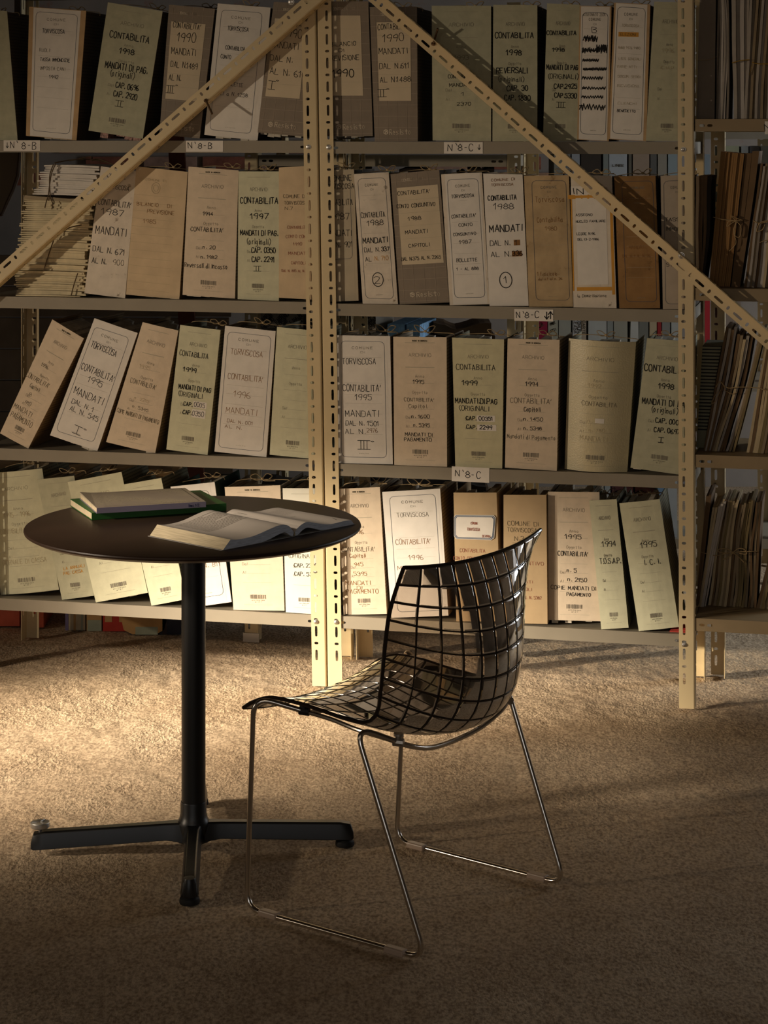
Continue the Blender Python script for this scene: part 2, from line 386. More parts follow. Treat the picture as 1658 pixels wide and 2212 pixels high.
for a, c in ((6.25, 7.02), (7.08, 7.85)):
    g = MB(); g.box(3.57, 3.575, a, c, .55, 2.15); g.build('pane', GLASS, parent=wo)
# exposed bricks of the back wall, seen between the upper shelves on the left
BR = [mat('brick_red', hexl('85523f'), mottle=.25, scale=25, bump=.4), mat('brick_pale', hexl('9a7a68'), mottle=.25, scale=25, bump=.4)]
bm_ = []
for m in BR:
    q = MB(); q.box(-.12, .12, -.02, .05, -.029, .029); me = q.build('brick', m).data; bm_.append(me); bpy.data.objects.remove(bpy.data.objects['brick'])
for r in range(6):
    for c in range(10):
        if random.random() < .35: continue
        o = bpy.data.objects.new('brick', random.choice(bm_)); COL.objects.link(o); o.parent = WB
        o.location = (-1.75 + c * .26 + (r % 2) * .13 + random.uniform(-.006, .006), 9.5 - random.uniform(-.012, .012), 1.33 + r * .073)

# ------------------------------------------------------------------ slotted angle steel
def slot_cell(mb, fn, x0, x1, z0, z1, cx, cz, hw, hh):
    """one rectangular cell with a rounded slot; fn(x,z) -> 3d"""
    r = min(hw, hh); vert = hh >= hw
    ou, inn = [], []
    T = (-1, -1 / 3, 1 / 3, 1)
    seq = [(t, -1) for t in T[:-1]] + [(1, t) for t in T[:-1]] + [(-t, 1) for t in T[:-1]] + [(-1, -t) for t in T[:-1]]
    for a, c in seq:
        ou.append(((x0 + x1) / 2 + a * (x1 - x0) / 2, (z0 + z1) / 2 + c * (z1 - z0) / 2))
        A_, C_ = (a, c) if vert else (c, a)
        if abs(C_) == 1:
            px = r * math.sin(A_ * math.pi / 3); py = math.copysign(max(hw, hh) - r + r * math.cos(A_ * math.pi / 3), C_)
        else: px = math.copysign(r, A_); py = C_ * (max(hw, hh) - r)
        if not vert: px, py = py, px
        inn.append((cx + px, cz + py))
    pts = [fn(*p) for p in ou] + [fn(*p) for p in inn]
    mb.faces(pts, [(i, (i + 1) % 12, 12 + (i + 1) % 12, 12 + i) for i in range(12)])
def angle_iron(L, flip=1, flange=1, phase=0.0, w=.042, fw=.042):
    """profile along +z; corner at x=0, face towards x=-w (times flip), flange along y (times flange: + back, - front)"""
    mb = MB(); per = .0686; r = .003
    n = int((L - phase) / per)
    fF = lambda x, z: (-x * flip, 0, z); fL = lambda x, z: (0, x * flange, z)
    for fn, ww in ((fF, w), (fL, fw)):
        cx = ww - .0145
        zz = 0
        def plain(a, b_):
            if b_ - a > 1e-5: mb.face([fn(r, a), fn(ww, a), fn(ww, b_), fn(r, b_)])
        plain(0, phase)
        for i in range(n):
            z0 = phase + i * per
            slot_cell(mb, fn, r, ww, z0, z0 + .045, cx, z0 + .0225, .0038, .0155)
            slot_cell(mb, fn, r, ww, z0 + .045, z0 + per, cx, z0 + .0568, .0062, .0038)
        plain(phase + n * per, L)
    # rounded corner
    q = [(-r * flip, 0), (-r * .3 * flip, r * .3 * flange), (0, r * flange)]
    for a, b_ in zip(q, q[1:]): mb.face([(a[0], a[1], 0), (b_[0], b_[1], 0), (b_[0], b_[1], L), (a[0], a[1], L)])
    return mb
def iron(name, L, parent, loc, rot, **k):
    mb = angle_iron(L, **k); o = mb.build(name, POST, parent=parent)
    me = o.data
    import bmesh
    bmh = bmesh.new(); bmh.from_mesh(me); bmesh.ops.remove_doubles(bmh, verts=bmh.verts, dist=1e-5); bmesh.ops.recalc_face_normals(bmh, faces=bmh.faces); bmh.to_mesh(me); bmh.free()
    so = o.modifiers.new('thickness', 'SOLIDIFY'); so.thickness = .0018; so.offset = 0
    o.location = loc; o.rotation_euler = rot
    return o
def bolt(parent, x, y, z, r=.0058, L=.005):
    b = MB(); b.lathe([(r * 1.25, -.0006), (r * 1.25, .0006), (r, .0008), (r, L * .55), (r * .85, L * .85), (r * .5, L), (0, L * 1.04)], 14, (0, 0, 0), axis='y')
    o = b.build('bolt', ZINC, parent=parent, loc=(x, y, z)); autosmooth(o); return o
LIP = .035
def shelf_board(parent, s0, s1, z, slots=('l', 'r'), m=BOARDM, dep=.36):
    """local frame of the unit: x along shelf, y to the back, z up"""
    b = MB(); t = .0012; R = .003
    b.box(s0, s1, .004, dep, z - t, z)                       # tray
    # front lip with slots near its ends
    fn = lambda x, zz: (x, .0035, zz)
    def cell(a, c, slot=None):
        if slot is None: b.face([fn(a, z - LIP), fn(c, z - LIP), fn(c, z), fn(a, z)])
        else: slot_cell(b, fn, a, c, z - LIP, z, slot, z - LIP * .52, .0075, .0038)
    x = s0
    if 'l' in slots:
        cell(x, x + .0285, x + .019); cell(x + .0285, x + .052, x + .0405); x += .052
    e = s1
    if 'r' in slots: e = s1 - .052
    cell(x, e)
    if 'r' in slots:
        cell(e, e + .0235, e + .0115); cell(e + .0235, s1, s1 - .019)
    b.face([(s0, .0035, z - LIP), (s0, .012, z - LIP), (s1, .012, z - LIP), (s1, .0035, z - LIP)])   # returned edge
    b.box(s0, s0 + t, .004, dep, z - LIP, z); b.box(s1 - t, s1, .004, dep, z - LIP, z)             # side lips
    b.box(s0, s1, dep - t, dep, z - LIP, z)
    return b.build('shelf_board', m, parent=parent)
def card(board, s0, s1, ytop_px, ybot_px, txts, tilt=0):
    """paper card stuck on the lip, in px coordinates"""
    b = MB(); b.mat(WHITE)
    lo = sz(s0, ybot_px, 0); hi = sz(s1, ytop_px, 0)
    x0, z0 = lo; x1, z1 = hi
    cx, cz = (x0 + x1) / 2, (z0 + z1) / 2
    ca, sa = math.cos(tilt), math.sin(tilt)
    fn = lambda x, z, l: (cx + (x - cx) * ca - (z - cz) * sa, .0024 - l, cz + (x - cx) * sa + (z - cz) * ca)
    patch(b, [(x0, z0), (x1, z0), (x1, z1), (x0, z1)], fn, 0, 1)
    b.mat(INK)
    for t, px, py, h, w_ in txts:
        k = 6.0 / FPX; q = sz(px, py, 0)
        if t in ('dn', 'up'):
            sg = -1 if t == 'dn' else 1
            ink_strokes(b, [[(0, -h * k / 2), (0, h * k / 2)], [(-w_ * k / 2, sg * h * k * .1), (0, sg * h * k / 2), (w_ * k / 2, sg * h * k * .1)]], q[0], q[1], .0016 * (1.8 if w_ > 8 else 1), fn, 0, .0004)
        else: ink_strokes(b, text_strokes(t, h * k, w_ * k), q[0], q[1], .0018, fn, 0, .0004)
    return b.build('label_card', None, parent=board, label='white card with a handwritten shelf number')

M0 = frame4(0, 0, 0)
# shelf heights
ZL = {1: sz(400, 304)[1], 2: sz(300, 646)[1], 3: sz(300, 979.5)[1], 4: sz(300, 1309)[1]}
ZM = {1: sz(1100, 306)[1], 2: sz(1100, 663)[1], 3: sz(1100, 1015.5)[1], 4: sz(1100, 1351)[1]}
ZR = {1: sz(1540, 257)[1], 2: sz(1540, 623)[1], 3: sz(1540, 984)[1], 4: sz(1540, 1338)[1]}
LEAN = -math.radians(.95)
sLb = sz(706, 1482)[0]         # corner of the left unit's right post at the floor
def on_post(s0, lean, z): return s0 + math.tan(lean) * z * 1.0
LEFT = empty('shelving_unit', 'cream slotted steel shelving left of the paired uprights, grey boards full of archive binders', 'shelving', M4=M0)
MID = empty('shelving_unit', 'cream slotted steel shelving between the paired uprights and the right upright', 'shelving', M4=M0)
RIGHT = empty('shelving_unit', 'shelving at the right edge holding tied paper bundles', 'shelving', M4=M0)
HT = 2.12
ph = (ZL[1] - LIP * .52 - .0568) % .0686 - 0.0
ph = (sz(663, 315.4)[1] - .0568) % .0686
s_left_out = sz(-44, 1400)[0]
# left unit uprights
iron('upright', HT, LEFT, (s_left_out, 0, 0), (0, 0, 0), flip=-1, phase=ph)
up1 = iron('upright', HT, LEFT, (sz(704.5, 1482)[0], 0, 0), (0, LEAN, 0), flip=1, phase=ph)
iron('upright', HT, LEFT, (s_left_out, .36, 0), (0, 0, 0), flip=-1, flange=-1, phase=ph)
iron('upright', HT, LEFT, (sz(702, 1482)[0] - .002, .36, 0), (0, LEAN, 0), flip=1, flange=-1, phase=ph)
# middle unit uprights
up2 = iron('upright', HT, MID, (sz(708.5, 1482)[0], 0, 0), (0, LEAN, 0), flip=-1, phase=ph)
RL = -math.radians(.12)
up3 = iron('upright', HT, MID, (sz(1500, 1532)[0], 0, 0), (0, RL, 0), flip=1, phase=(sz(1470, 322)[1] - .0568) % .0686, w=.0435)
iron('upright', HT, MID, (sz(710, 1482)[0] + .004, .36, 0), (0, LEAN, 0), flip=-1, flange=-1, phase=ph)
iron('upright', HT, MID, (sz(1500, 1532)[0] + .002, .36, 0), (0, RL, 0), flip=1, flange=-1, phase=ph)
# right unit rear post (and far ones outside the frame)
sR0 = sz(1500.5, 1345)[0]; sR1 = sR0 + 1.0
iron('upright', HT, RIGHT, (sz(1535, 1460, .39)[0] + .042, .39, 0), (0, 0, 0), flip=1, flange=-1, phase=.02)
iron('upright', HT, RIGHT, (sR1 + .044, 0, 0), (0, 0, 0), flip=1, phase=.02)
iron('upright', HT, RIGHT, (sR1 + .044, .36, 0), (0, 0, 0), flip=1, flange=-1, phase=.02)
# boards
BL, BM, BRr = {}, {}, {}
def edgeL(z): return sz(704.5, 1482)[0] + math.tan(LEAN) * z - .001
def edgeM(z): return sz(708.5, 1482)[0] + math.tan(LEAN) * z + .001
for k in (1, 2, 3, 4):
    BL[k] = shelf_board(LEFT, s_left_out + .001, edgeL(ZL[k]) - .004, ZL[k])
    BM[k] = shelf_board(MID, edgeM(ZM[k]) + .006, sz(1497, 1200)[0] - .004, ZM[k])
    BRr[k] = shelf_board(RIGHT, sR0, sR1, ZR[k], m=BOARD2, slots=('l',))
for u, Z0, a, c in ((LEFT, 2.06, s_left_out, edgeL(2.06) - .004), (MID, 2.06, edgeM(2.06) + .004, sz(1495, 1200)[0] - .004)):
    shelf_board(u, a, c, Z0)
for z_ in (ZL[1], ZL[4]):
    bolt(up1, -.0275, -.001, (z_ - LIP * .5) / math.cos(LEAN))
for z_ in (ZM[1], ZM[4]):
    bolt(up2, .0275, -.001, (z_ - LIP * .5) / math.cos(LEAN))
for px, py in ((1472, 323), (1474, 1392)):
    bolt(up3, -.029, -.001, sz(px, py)[1])
card(BL[1], 7, 86, 303, 326, [('N`', 28, 313, 14, 14), ('8-B', 62, 315, 16, 34), ('dn', 15, 314, 12, 6)])
card(BL[1], 401, 481, 304, 328, [('N`', 412, 314, 12, 14), ('8-B', 442, 315, 13, 32)])
card(BM[1], 958, 1042, 307, 332, [('N`', 974, 319, 14, 16), ('8-C', 1005, 319, 15, 32), ('dn', 1034, 318, 11, 6)])
card(BM[2], 1110, 1194, 669, 693, [('N`', 1121, 681, 12, 12), ('8-C', 1148, 680, 13, 30), ('dn', 1180, 682, 15, 9), ('up', 1188, 681, 15, 9)])
card(BM[3], 975, 1056, 1011, 1040, [('N`', 989, 1023, 12, 14), ('8-C', 1021, 1026, 14, 32)], tilt=-.01)
card(BRr[1], 1651, 1700, 262, 290, [('N', 1658, 275, 14, 14)])
# braces
def brace(unit, p_edge0, p_edge1, L, depth, flip, flange, nm='diagonal_brace'):
    """corner edge of the angle runs from px point 0 (lower end) towards px point 1"""
    a = sz(*p_edge0, depth); c = sz(*p_edge1, depth)
    ang = math.atan2(c[0] - a[0], c[1] - a[1])
    return iron(nm, L, unit, (a[0], depth, a[1]), (0, ang, 0), flip=flip, flange=flange, phase=.01)
bl = brace(LEFT, (-60, 664), (672, 22), 1.52, -.044, 1, 1)
br = brace(MID, (1750, 792.5), (842, 0), 1.86, -.003, 1, -1)
for ob, px, py, dd in ((bl, 629, 4, -.044), (br, 1471, 552, -.003)):
    a = sz(px, py, dd); o = bolt(ob, 0, 0, 0, r=.0075)
    Mi = Matrix.Translation(ob.location) @ ob.rotation_euler.to_matrix().to_4x4()
    o.location = Mi.inverted() @ Vector((a[0], dd - .001, a[1])); o.rotation_euler = (Mi.to_3x3().inverted()).to_euler()
def long_bolt(ob, p0, p1, d0, d1):
    Mi = (Matrix.Translation(ob.location) @ ob.rotation_euler.to_matrix().to_4x4()).inverted()
    a = sz(*p0, d0); c = sz(*p1, d1)
    P = [Mi @ Vector((a[0], d0, a[1])), Mi @ Vector((c[0], d1, c[1]))]
    b = MB(); b.tube(P, .0032, 8); b.tube([P[0], P[0] + (P[1] - P[0]).normalized() * .005], .0065, 6)
    b.build('long_bolt', mat('rusty_steel', hexl('6b5540'), rough=.5, metal=.7), parent=ob, label='dark threaded bolt sticking out')
long_bolt(bl, (444, 216), (458, 246), -.046, -.075)
long_bolt(br, (935, 96), (945, 62), -.004, -.04)
# brackets on the shelf end of the right unit: none, its side lips are part of the boards

# foot plates
def foot_plate(parent, s, d, z=0):
    b = MB(); b.box(s - .025, s + .03, d - .004, d - .001, .002, .045)
    o = b.build('foot_plate', ZINC, parent=parent); return o

# ------------------------------------------------------------------ archive binders
CODE = {'k': (INK, 1.0), 'K': (INK, 1.5), 'g': (INKG, .7), 'b': (INKB, .8), 'r': (INKR, .7), 'f': (INKF, .6), 'p': (PRINT, .5), 'o': (MARKO, .9)}
def zboard(row, u): return (ZL if u < 705 else ZM)[row]
def tie_ribbon(root, x0, x1, y, z, m=RIB, seed=0, big=1.0):
    R = random.Random(seed); b = MB(); k = .01 * big; cx = x0 + (x1 - x0) * R.uniform(.45, .8)
    b.tube(catmull([(x0, y, z - .01), (x0 + .004, y, z), ((x0 + cx) / 2, y + R.uniform(-.01, .01), z + .003 + R.uniform(0, .004)), (cx, y, z + .004), ((x1 + cx) / 2, y, z + .002), (x1 - .003, y, z), (x1, y, z - .01)], 4), .0022, 5, flat=.5)
    for sg in (-1, 1):
        b.tube(catmull([(cx, y, z + .004), (cx + sg * 1.2 * k, y - .4 * k, z + 1.6 * k), (cx + sg * 2.6 * k, y - .8 * k, z + R.uniform(.6, 2) * k), (cx + sg * 1.4 * k, y - .6 * k, z + .003), (cx, y, z + .005)], 4), .0024, 5, flat=.5)
    b.tube(catmull([(cx, y, z + .005), (cx + k, y - 1.4 * k, z + .002), (cx + 3 * k * R.uniform(.4, 1.3), y - 2.6 * k, z + .004)], 4), .0022, 5, flat=.5)
    b.lathe([(0, -.004), (.0045, -.002), (.0045, .003), (0, .005)], 8, (cx, y, z + .005))
    o = b.build('tie_ribbon', m, parent=root); autosmooth(o)
def binder(row, label, q, kind='A', face=GREEN, cover='g', txt=(), d=.012, bulge=.0015, depth=.255, side=None, lift=False,
           tie=True, sag=0.0, tilt=0.0, papers=PAPER, name='archive_binder', group=None, tie_m=RIB, frame=None, top=True, inset=(0, 0), yr=None, big=1.0):
    TL, TR, BRq, BLq = [Vector(sz(*p, d)) for p in q]
    zb = zboard(row, q[0][0]) if row else None
    up = ((TL - BLq) + (TR - BRq)).normalized(); th = -math.atan2(up.x, up.y)
    org = (BLq + BRq) / 2
    if zb is not None:
        low = min(BLq.y, BRq.y)
        gap = low - zb
        if gap < .0006 or gap < .004: org = org + Vector((0, zb + .0008 - low))
    sh = org - (BLq + BRq) / 2
    root = empty(name, label, 'binder', group, M4=frame4(org.x, org.y, d, th))
    ca, sa = math.cos(-th), math.sin(-th)
    def loc(p):
        v = p - (BLq + BRq) / 2; return Vector((v.x * ca - v.y * sa, v.x * sa + v.y * ca))
    tl, tr, brr, bll = map(loc, (TL, TR, BRq, BLq))
    Wd = ((tr - tl).length + (brr - bll).length) / 2; Hh = ((tl - bll).length + (tr - brr).length) / 2
    xm = (tl.x + bll.x) / 2
    def fn(x, z, l=0.0):
        v = (z - bll.y) / max(1e-6, tl.y - bll.y); v = min(max(v, 0), 1)
        xl = bll.x + (tl.x - bll.x) * v; xr = brr.x + (tr.x - brr.x) * v
        u = min(max((x - xl) / (xr - xl), 0), 1)
        return (x, -bulge * math.sin(math.pi * u) - l, z)
    def uv(u, v):    # v from the top
        v = 1 - v
        a = bll.lerp(brr, u); c = tl.lerp(tr, u); return a.lerp(c, v)
    # spine board
    nu = 28 if bulge > .004 else 6; b = MB(); t = .0028; pts = []
    for j in range(nu + 1):
        u = j / nu; a = uv(u, 1); c = uv(u, 0)
        y0 = -bulge * math.sin(math.pi * u)
        pts += [(a.x, y0, a.y), (c.x, y0, c.y), (a.x, y0 + t, a.y), (c.x, y0 + t, c.y)]
    fs = []
    for j in range(nu):
        k = 4 * j; fs += [(k, k + 4, k + 5, k + 1), (k + 6, k + 2, k + 3, k + 7), (k + 1, k + 5, k + 7, k + 3), (k + 2, k + 6, k + 4, k)]
    fs += [(0, 1, 3, 2), (4 * nu + 1, 4 * nu, 4 * nu + 2, 4 * nu + 3)]
    b.faces(pts, fs)
    b.build('spine', face, parent=root)
    # covers
    cm = PERF[cover] if cover in PERF else cover
    e = .0026
    for s_, (bt, tp) in ((1, (bll, tl)), (-1, (brr, tr))):
        b = MB(); i = inset[0] if s_ > 0 else inset[1]
        x0b, x0t = bt.x + s_ * i, tp.x + s_ * i
        zt = tp.y - (.002 if top else .02)
        b.hexa([(x0b, t, bt.y), (x0b + s_ * e, t, bt.y), (x0t + s_ * e, t, zt), (x0t, t, zt), (x0b, depth, bt.y), (x0b + s_ * e, depth, bt.y), (x0t + s_ * e, depth, zt), (x0t, depth, zt)])
        b.build('cover', cm, parent=root)
    # papers
    b = MB(); R = random.Random(hash(str(q)) & 0xffff if False else int(abs(q[0][0] * 7 + q[0][1] * 13)))
    n = 6
    lo_b, hi_b = bll.x + .007 + inset[0], brr.x - .007 - inset[1]; lo_t, hi_t = tl.x + .007 + inset[0], tr.x - .007 - inset[1]
    hz = min(tl.y, tr.y); bz = max(bll.y, brr.y)
    for i in range(n):
        a, c = i / n, (i + .92) / n
        z1 = hz - R.uniform(.012, .04); z0 = bz + .003 - (R.uniform(0, sag) if sag else 0); y0 = .008 + R.uniform(0, .01) + (0 if sag else .004)
        b.hexa([(lo_b + (hi_b - lo_b) * a, y0, z0), (lo_b + (hi_b - lo_b) * c, y0, z0), (lo_t + (hi_t - lo_t) * c, y0, z1), (lo_t + (hi_t - lo_t) * a, y0, z1),
                (lo_b + (hi_b - lo_b) * a, depth - .02, z0), (lo_b + (hi_b - lo_b) * c, depth - .02, z0), (lo_t + (hi_t - lo_t) * c, depth - .02, z1 + .003), (lo_t + (hi_t - lo_t) * a, depth - .02, z1 + .003)])
    b.build('papers', papers, parent=root, kind='stuff')
    if tie: tie_ribbon(root, tl.x, tr.x, depth * R.uniform(.3, .5), hz + .001, tie_m, int(q[0][0]), big)
    # printed form
    pr = MB(); pr.mat(PRINT)
    def T(s, u, v, h, w_, wd=.0006, gap=1.0):
        p = uv(u, v); ink_strokes(pr, text_strokes(s, h * Hh, w_ * Wd if w_ else None, 0, gap), p.x, p.y, wd, fn, 0, .0004)
    def HL(u0, u1, v, wd=.0006):
        a, c = uv(u0, v), uv(u1, v); line(pr, a.x, a.y, c.x, c.y, wd, fn, .0004)
    if kind == 'A':
        c = .5; pr.mat(PRINTL)
        HL(c - .28, c + .28, .045, .001)
        pr.mat(PRINT); T('ARCHIVIO', c, .14, .026, .42, .0008)
        pr.mat(PRINTL); HL(c - .27, c + .27, .235, .0014)
        pr.mat(PRINT); T('Anno', c, .305, .021, .18, .0006); T('Oggetto', c, .43, .021, .29, .0006)
        pr.mat(PRINTL)
        for v in (.36, .48, .56): HL(c - .26, c + .26, v)
        pr.mat(PRINT); T('Dal', c - .22, .625, .02, .1); T('Al', c - .24, .695, .02, .06)
        pr.mat(PRINTL); HL(c - .15, c + .26, .632); HL(c - .19, c + .26, .702); HL(c - .27, c + .27, .775)
        pr.mat(PRINT); R2 = random.Random(int(q[0][0]))
        u = c - .15
        while u < c + .15:
            wq = R2.choice((.004, .007, .011)); a0, a1 = uv(u, .905), uv(u, .875); line(pr, a0.x, a0.y, a1.x, a1.y, wq * Wd * 1.1, fn, .0006, 1); u += wq + R2.choice((.005, .008, .012))
        T('arc.line.spa', c, .918, .007, .24, .0005); T('gr.2 1', c, .932, .006, .12, .0005)
        pr.mat(PRINTL); HL(c - .28, c + .28, .955)
        if yr: pr.mat(INKG); T('MADE IN GORIZIA', c, .03, .009, .28, .0011)
    elif kind == 'C':
        u0, u1, v0, v1 = frame or (.1, .9, .05, .95)
        pr.mat(NAVY); rr = .012
        cs = []
        wM, hM = (u1 - u0) * Wd, (v1 - v0) * Hh
        for (cu, cv, a0) in ((u1, v0, 0), (u0, v0, 90), (u0, v1, 180), (u1, v1, 270)):
            cc = uv(cu, cv); sx = -1 if cu == u1 else 1; sy = -1 if cv == v0 else 1
            for k in range(4):
                a = math.radians(a0 + k * 30); cs.append((cc.x + sx * rr + rr * math.cos(a), cc.y + sy * rr + rr * math.sin(a)))
        cs.append(cs[0]); full = []
        for (ax, az), (bx, bz) in zip(cs, cs[1:]):
            kk = 5 if math.hypot(bx - ax, bz - az) > .02 else 1
            full += [(ax + (bx - ax) * i / kk, az + (bz - az) * i / kk) for i in range(kk)]
        full.append(cs[-1]); ink_strokes(pr, [full], 0, 0, .0011, fn, 0, .0005)
        c = (u0 + u1) / 2
        pr.mat(PRINT); T('COMUNE', c, v0 + .05, .018, (u1 - u0) * .48, .0011, 1.3); T('DI', c, v0 + .085, .012, .08, .0008)
        pr.mat(PRINTL)
        for v in (.205,): HL(c - .09, c + .09, v)
        for v in (.17, .37, .46, .53, .61, .69, .77): HL(u0 + .06, u1 - .06, v, .0004)
        T('print.a form', c, v1 - .03, .006, .18, .0004)
    elif kind == 'R':
        pr.mat(TAUPEL)
        for i in range(1, 13):
            HL(0, 1, i / 12 - .02, .0007)
        for i in range(5):
            u = .1 + i * .22; a, c_ = uv(u, 1), uv(u, 0); line(pr, a.x, a.y, c_.x, c_.y, .0007, fn, .0006)
        pr.mat(TAUPEW); T('CENTRO', .33, .055, .018, .22, .0014); pr.mat(TAUPEL); T('CLASS.12', .57, .055, .018, .26, .001)
        pr.mat(TAUPEW); T('Resisto', .6, .93, .036, .48, .0021)
        p = uv(.27, .93); k = .018 * Hh
        hx = [(p.x + k * math.cos(math.radians(a)), p.y + k * math.sin(math.radians(a))) for a in (90, 30, -30, -90, -150, 150, 90)]
        ink_strokes(pr, [hx, [hx[5], (p.x + k * .2, p.y + k * .35), hx[2]], [hx[3], (p.x - k * .3, p.y - k * .1), (p.x + k * .3, p.y + k * .1)]], 0, 0, .0022, fn, 0, .0008)
    if pr.f: pr.build('printing', None, parent=root, kind='stuff')
    # label sheet
    if kind == 'R' or frame:
        lb = MB()
        if kind == 'R':
            us = frame or (.08, .84, .125, .72)
            patch(lb, [tuple(uv(us[0], us[3])), tuple(uv(us[1], us[3])), tuple(uv(us[1], us[2])), tuple(uv(us[0], us[2]))], fn, .0008)
            lb.build('paper_label', mat('cream_label', hexl('cbbb9f'), mottle=.05), parent=root)
            ln = MB()
            for i in range(1, 6):
                v = us[2] + (us[3] - us[2]) * i / 6; a, c_ = uv(us[0], v), uv(us[1], v); line(ln, a.x, a.y, c_.x, c_.y, .0004, fn, .0010)
            ln.build('ruled_lines', PRINTL, parent=root, kind='stuff')
        else:
            us = (frame[0] - .05, frame[1] + .05, 0.004, .996) if len(frame) == 4 else frame
            patch(lb, [tuple(uv(us[0], us[3])), tuple(uv(us[1], us[3])), tuple(uv(us[1], us[2])), tuple(uv(us[0], us[2]))], fn, .0002)
            lb.build('paper_label', side or WHITE, parent=root)
    # handwriting
    hb = MB(); k = 6.0 / FPX; LH = .0012 if kind == 'R' else .0006
    sc = (org.y * 0 + (P0 + E * org.x).y) / FPX
    for tx in txt:
        s, px, py, h, w_ = tx[:5]; code = tx[5] if len(tx) > 5 else 'k'; an = tx[6] if len(tx) > 6 else 0.0
        mt, wt = CODE[code]; hb.mat(mt)
        p = loc(Vector(sz(px, py, d))); hh = h * sc * (1 if s in ('FILL', 'BOX', 'CIRC', 'SCR', 'I_', 'II_', 'III_') else .88); ww = max(w_ * sc - (h * sc * .8 * abs(math.sin(th)) if len(str(s)) > 2 else 0), w_ * sc * .6)
        wd = (.0010 + .028 * hh) * wt
        if s == 'CIRC':
            ink_strokes(hb, [[(hh / 2 * .8 * math.cos(a / 10 * math.pi), hh / 2 * math.sin(a / 10 * math.pi)) for a in range(21)]], p.x, p.y, wd, fn, 0, LH)
        elif s in ('I_', 'II_', 'III_'):
            nn = len(s) - 1; sts = [[(-ww / 2, hh / 2), (ww / 2, hh / 2)], [(-ww / 2, -hh / 2), (ww / 2, -hh / 2)]]
            for i in range(nn):
                x = (i - (nn - 1) / 2) * ww / (nn + 1); sts.append([(x, -hh / 2), (x, hh / 2)])
            ink_strokes(hb, sts, p.x, p.y, wd, fn, an, LH)
        elif s == 'SCR':   # crossed-out line
            R3 = random.Random(int(px + py)); pts = []
            m_ = 9
            for i in range(m_ * 2): pts.append((-ww / 2 + ww * i / (m_ * 2 - 1) + R3.uniform(-.1, .1) * hh, (hh / 2 if i % 2 else -hh / 2) * R3.uniform(.5, 1)))
            ink_strokes(hb, [pts, [(-ww / 2, R3.uniform(-.2, .2) * hh), (ww / 2, R3.uniform(-.2, .2) * hh)], [(-ww / 2, .2 * hh), (ww * .4, 0)]], p.x, p.y, .0026 * wt, fn, 0, LH)
        elif s == 'BOX':   # correction sticker
            hb.mat(WHITE); patch(hb, [(p.x - ww / 2, p.y - hh / 2), (p.x + ww / 2, p.y - hh / 2), (p.x + ww / 2, p.y + hh / 2), (p.x - ww / 2, p.y + hh / 2)], fn, LH - .0002, 6)
        elif s == 'FILL':
            patch(hb, [(p.x - ww / 2, p.y - hh / 2), (p.x + ww / 2, p.y - hh / 2), (p.x + ww / 2, p.y + hh / 2), (p.x - ww / 2, p.y + hh / 2)], fn, LH - .0002, 6)
        elif s == 'LINE':
            ink_strokes(hb, [[(-ww / 2 + ww * q_ / 8, 0) for q_ in range(9)]], p.x, p.y, wd, fn, an, LH)
        else:
            ink_strokes(hb, text_strokes(s, hh, ww), p.x, p.y, wd, fn, an, LH)
    if hb.f: hb.build('handwriting', None, parent=root, kind='stuff')
    return root

exec_binders = []
B = binder
GR1 = 'binders on the upper shelf'; GR2 = 'binders on the second shelf'; GR3 = 'binders on the third shelf'; GR4 = 'binders on the bottom shelf'
#---- upper shelf
B(1, 'grey-green binder cut by the left edge of the picture, upper shelf', [(-92, 12), (15, 23), (38, 302), (-72, 302)], face=GREEND, group=GR1, cover='d')
B(1, 'tan binder with white label headed TORVISCOSA and RUOLI, upper shelf far left', [(63, 13), (186, 22), (165, 302), (56, 292)], 'C', TAN, cover='d', group=GR1, frame=(.13, .86, .035, .955), sag=.01,
  txt=[('TORVISCOSA', 116, 66, 10, 52), ('RUOLI:', 99, 107, 8, 28, 'g'), ('TASSA IMMONDIZIE', 119, 128, 8, 68, 'k'), ('IMPOSTA CANI', 114, 147, 8, 58, 'g'), ('1992', 117, 165, 8, 20, 'k')])
B(1, 'leaning grey-green binder marked 1998 CAP. 0696 with red papers under it, upper shelf', [(233, 5), (351, 24), (308, 300), (191, 282)], face=GREEND, cover='d', group=GR1, sag=.022, papers=mat('mixed_red_papers', hexl('a8857a'), mottle=.6, scale=160),
  txt=[('CONTABILITA', 280, 80, 15, 92, 'K'), ('1998', 275, 111, 13, 34, 'K'), ('MANDATI DI PAG.', 273, 146, 15, 98, 'K'), ('(originali)', 264, 161, 14, 56), ('CAP. 0696', 275, 187, 13, 54, 'K'), ('CAP. 2920', 271, 206, 13, 56, 'K'), ('II_', 258, 224, 13, 20)])
B(1, 'taupe gridded binder with cream label 1990 MANDATI DAL N. 1489, upper shelf', [(365, 10), (464, 19), (431, 299), (344, 291)], 'R', TAUPE, cover='d', group=GR1, tie_m=RIBD,
  txt=[("CONTABILITA'", 404, 56, 13, 64), ('1990', 404, 81, 22, 42), ('MANDATI', 397, 112, 15, 56), ('DAL N.1489', 398, 141, 14, 62), ('AL N.', 378, 168, 14, 28), ('III_', 368, 193, 16, 20), ('*', 380, 186, 6, 5)])
B(1, 'white-labelled binder partly behind the left diagonal brace, upper shelf', [(470, 7), (584, 16), (556, 303), (441, 291)], 'C', WHITE, cover='d', group=GR1, frame=(.09, .86, .045, .955), sag=.01, side=WHITE,
  txt=[('TORVISCOSA', 514, 62, 10, 48), ('CONTABILITA', 508, 104, 9, 44), ('CONTO', 488, 122, 9, 24), ('BOLLETTE', 505, 182, 9, 42), ('N.1 a N. 1258', 504, 203, 9, 66)])
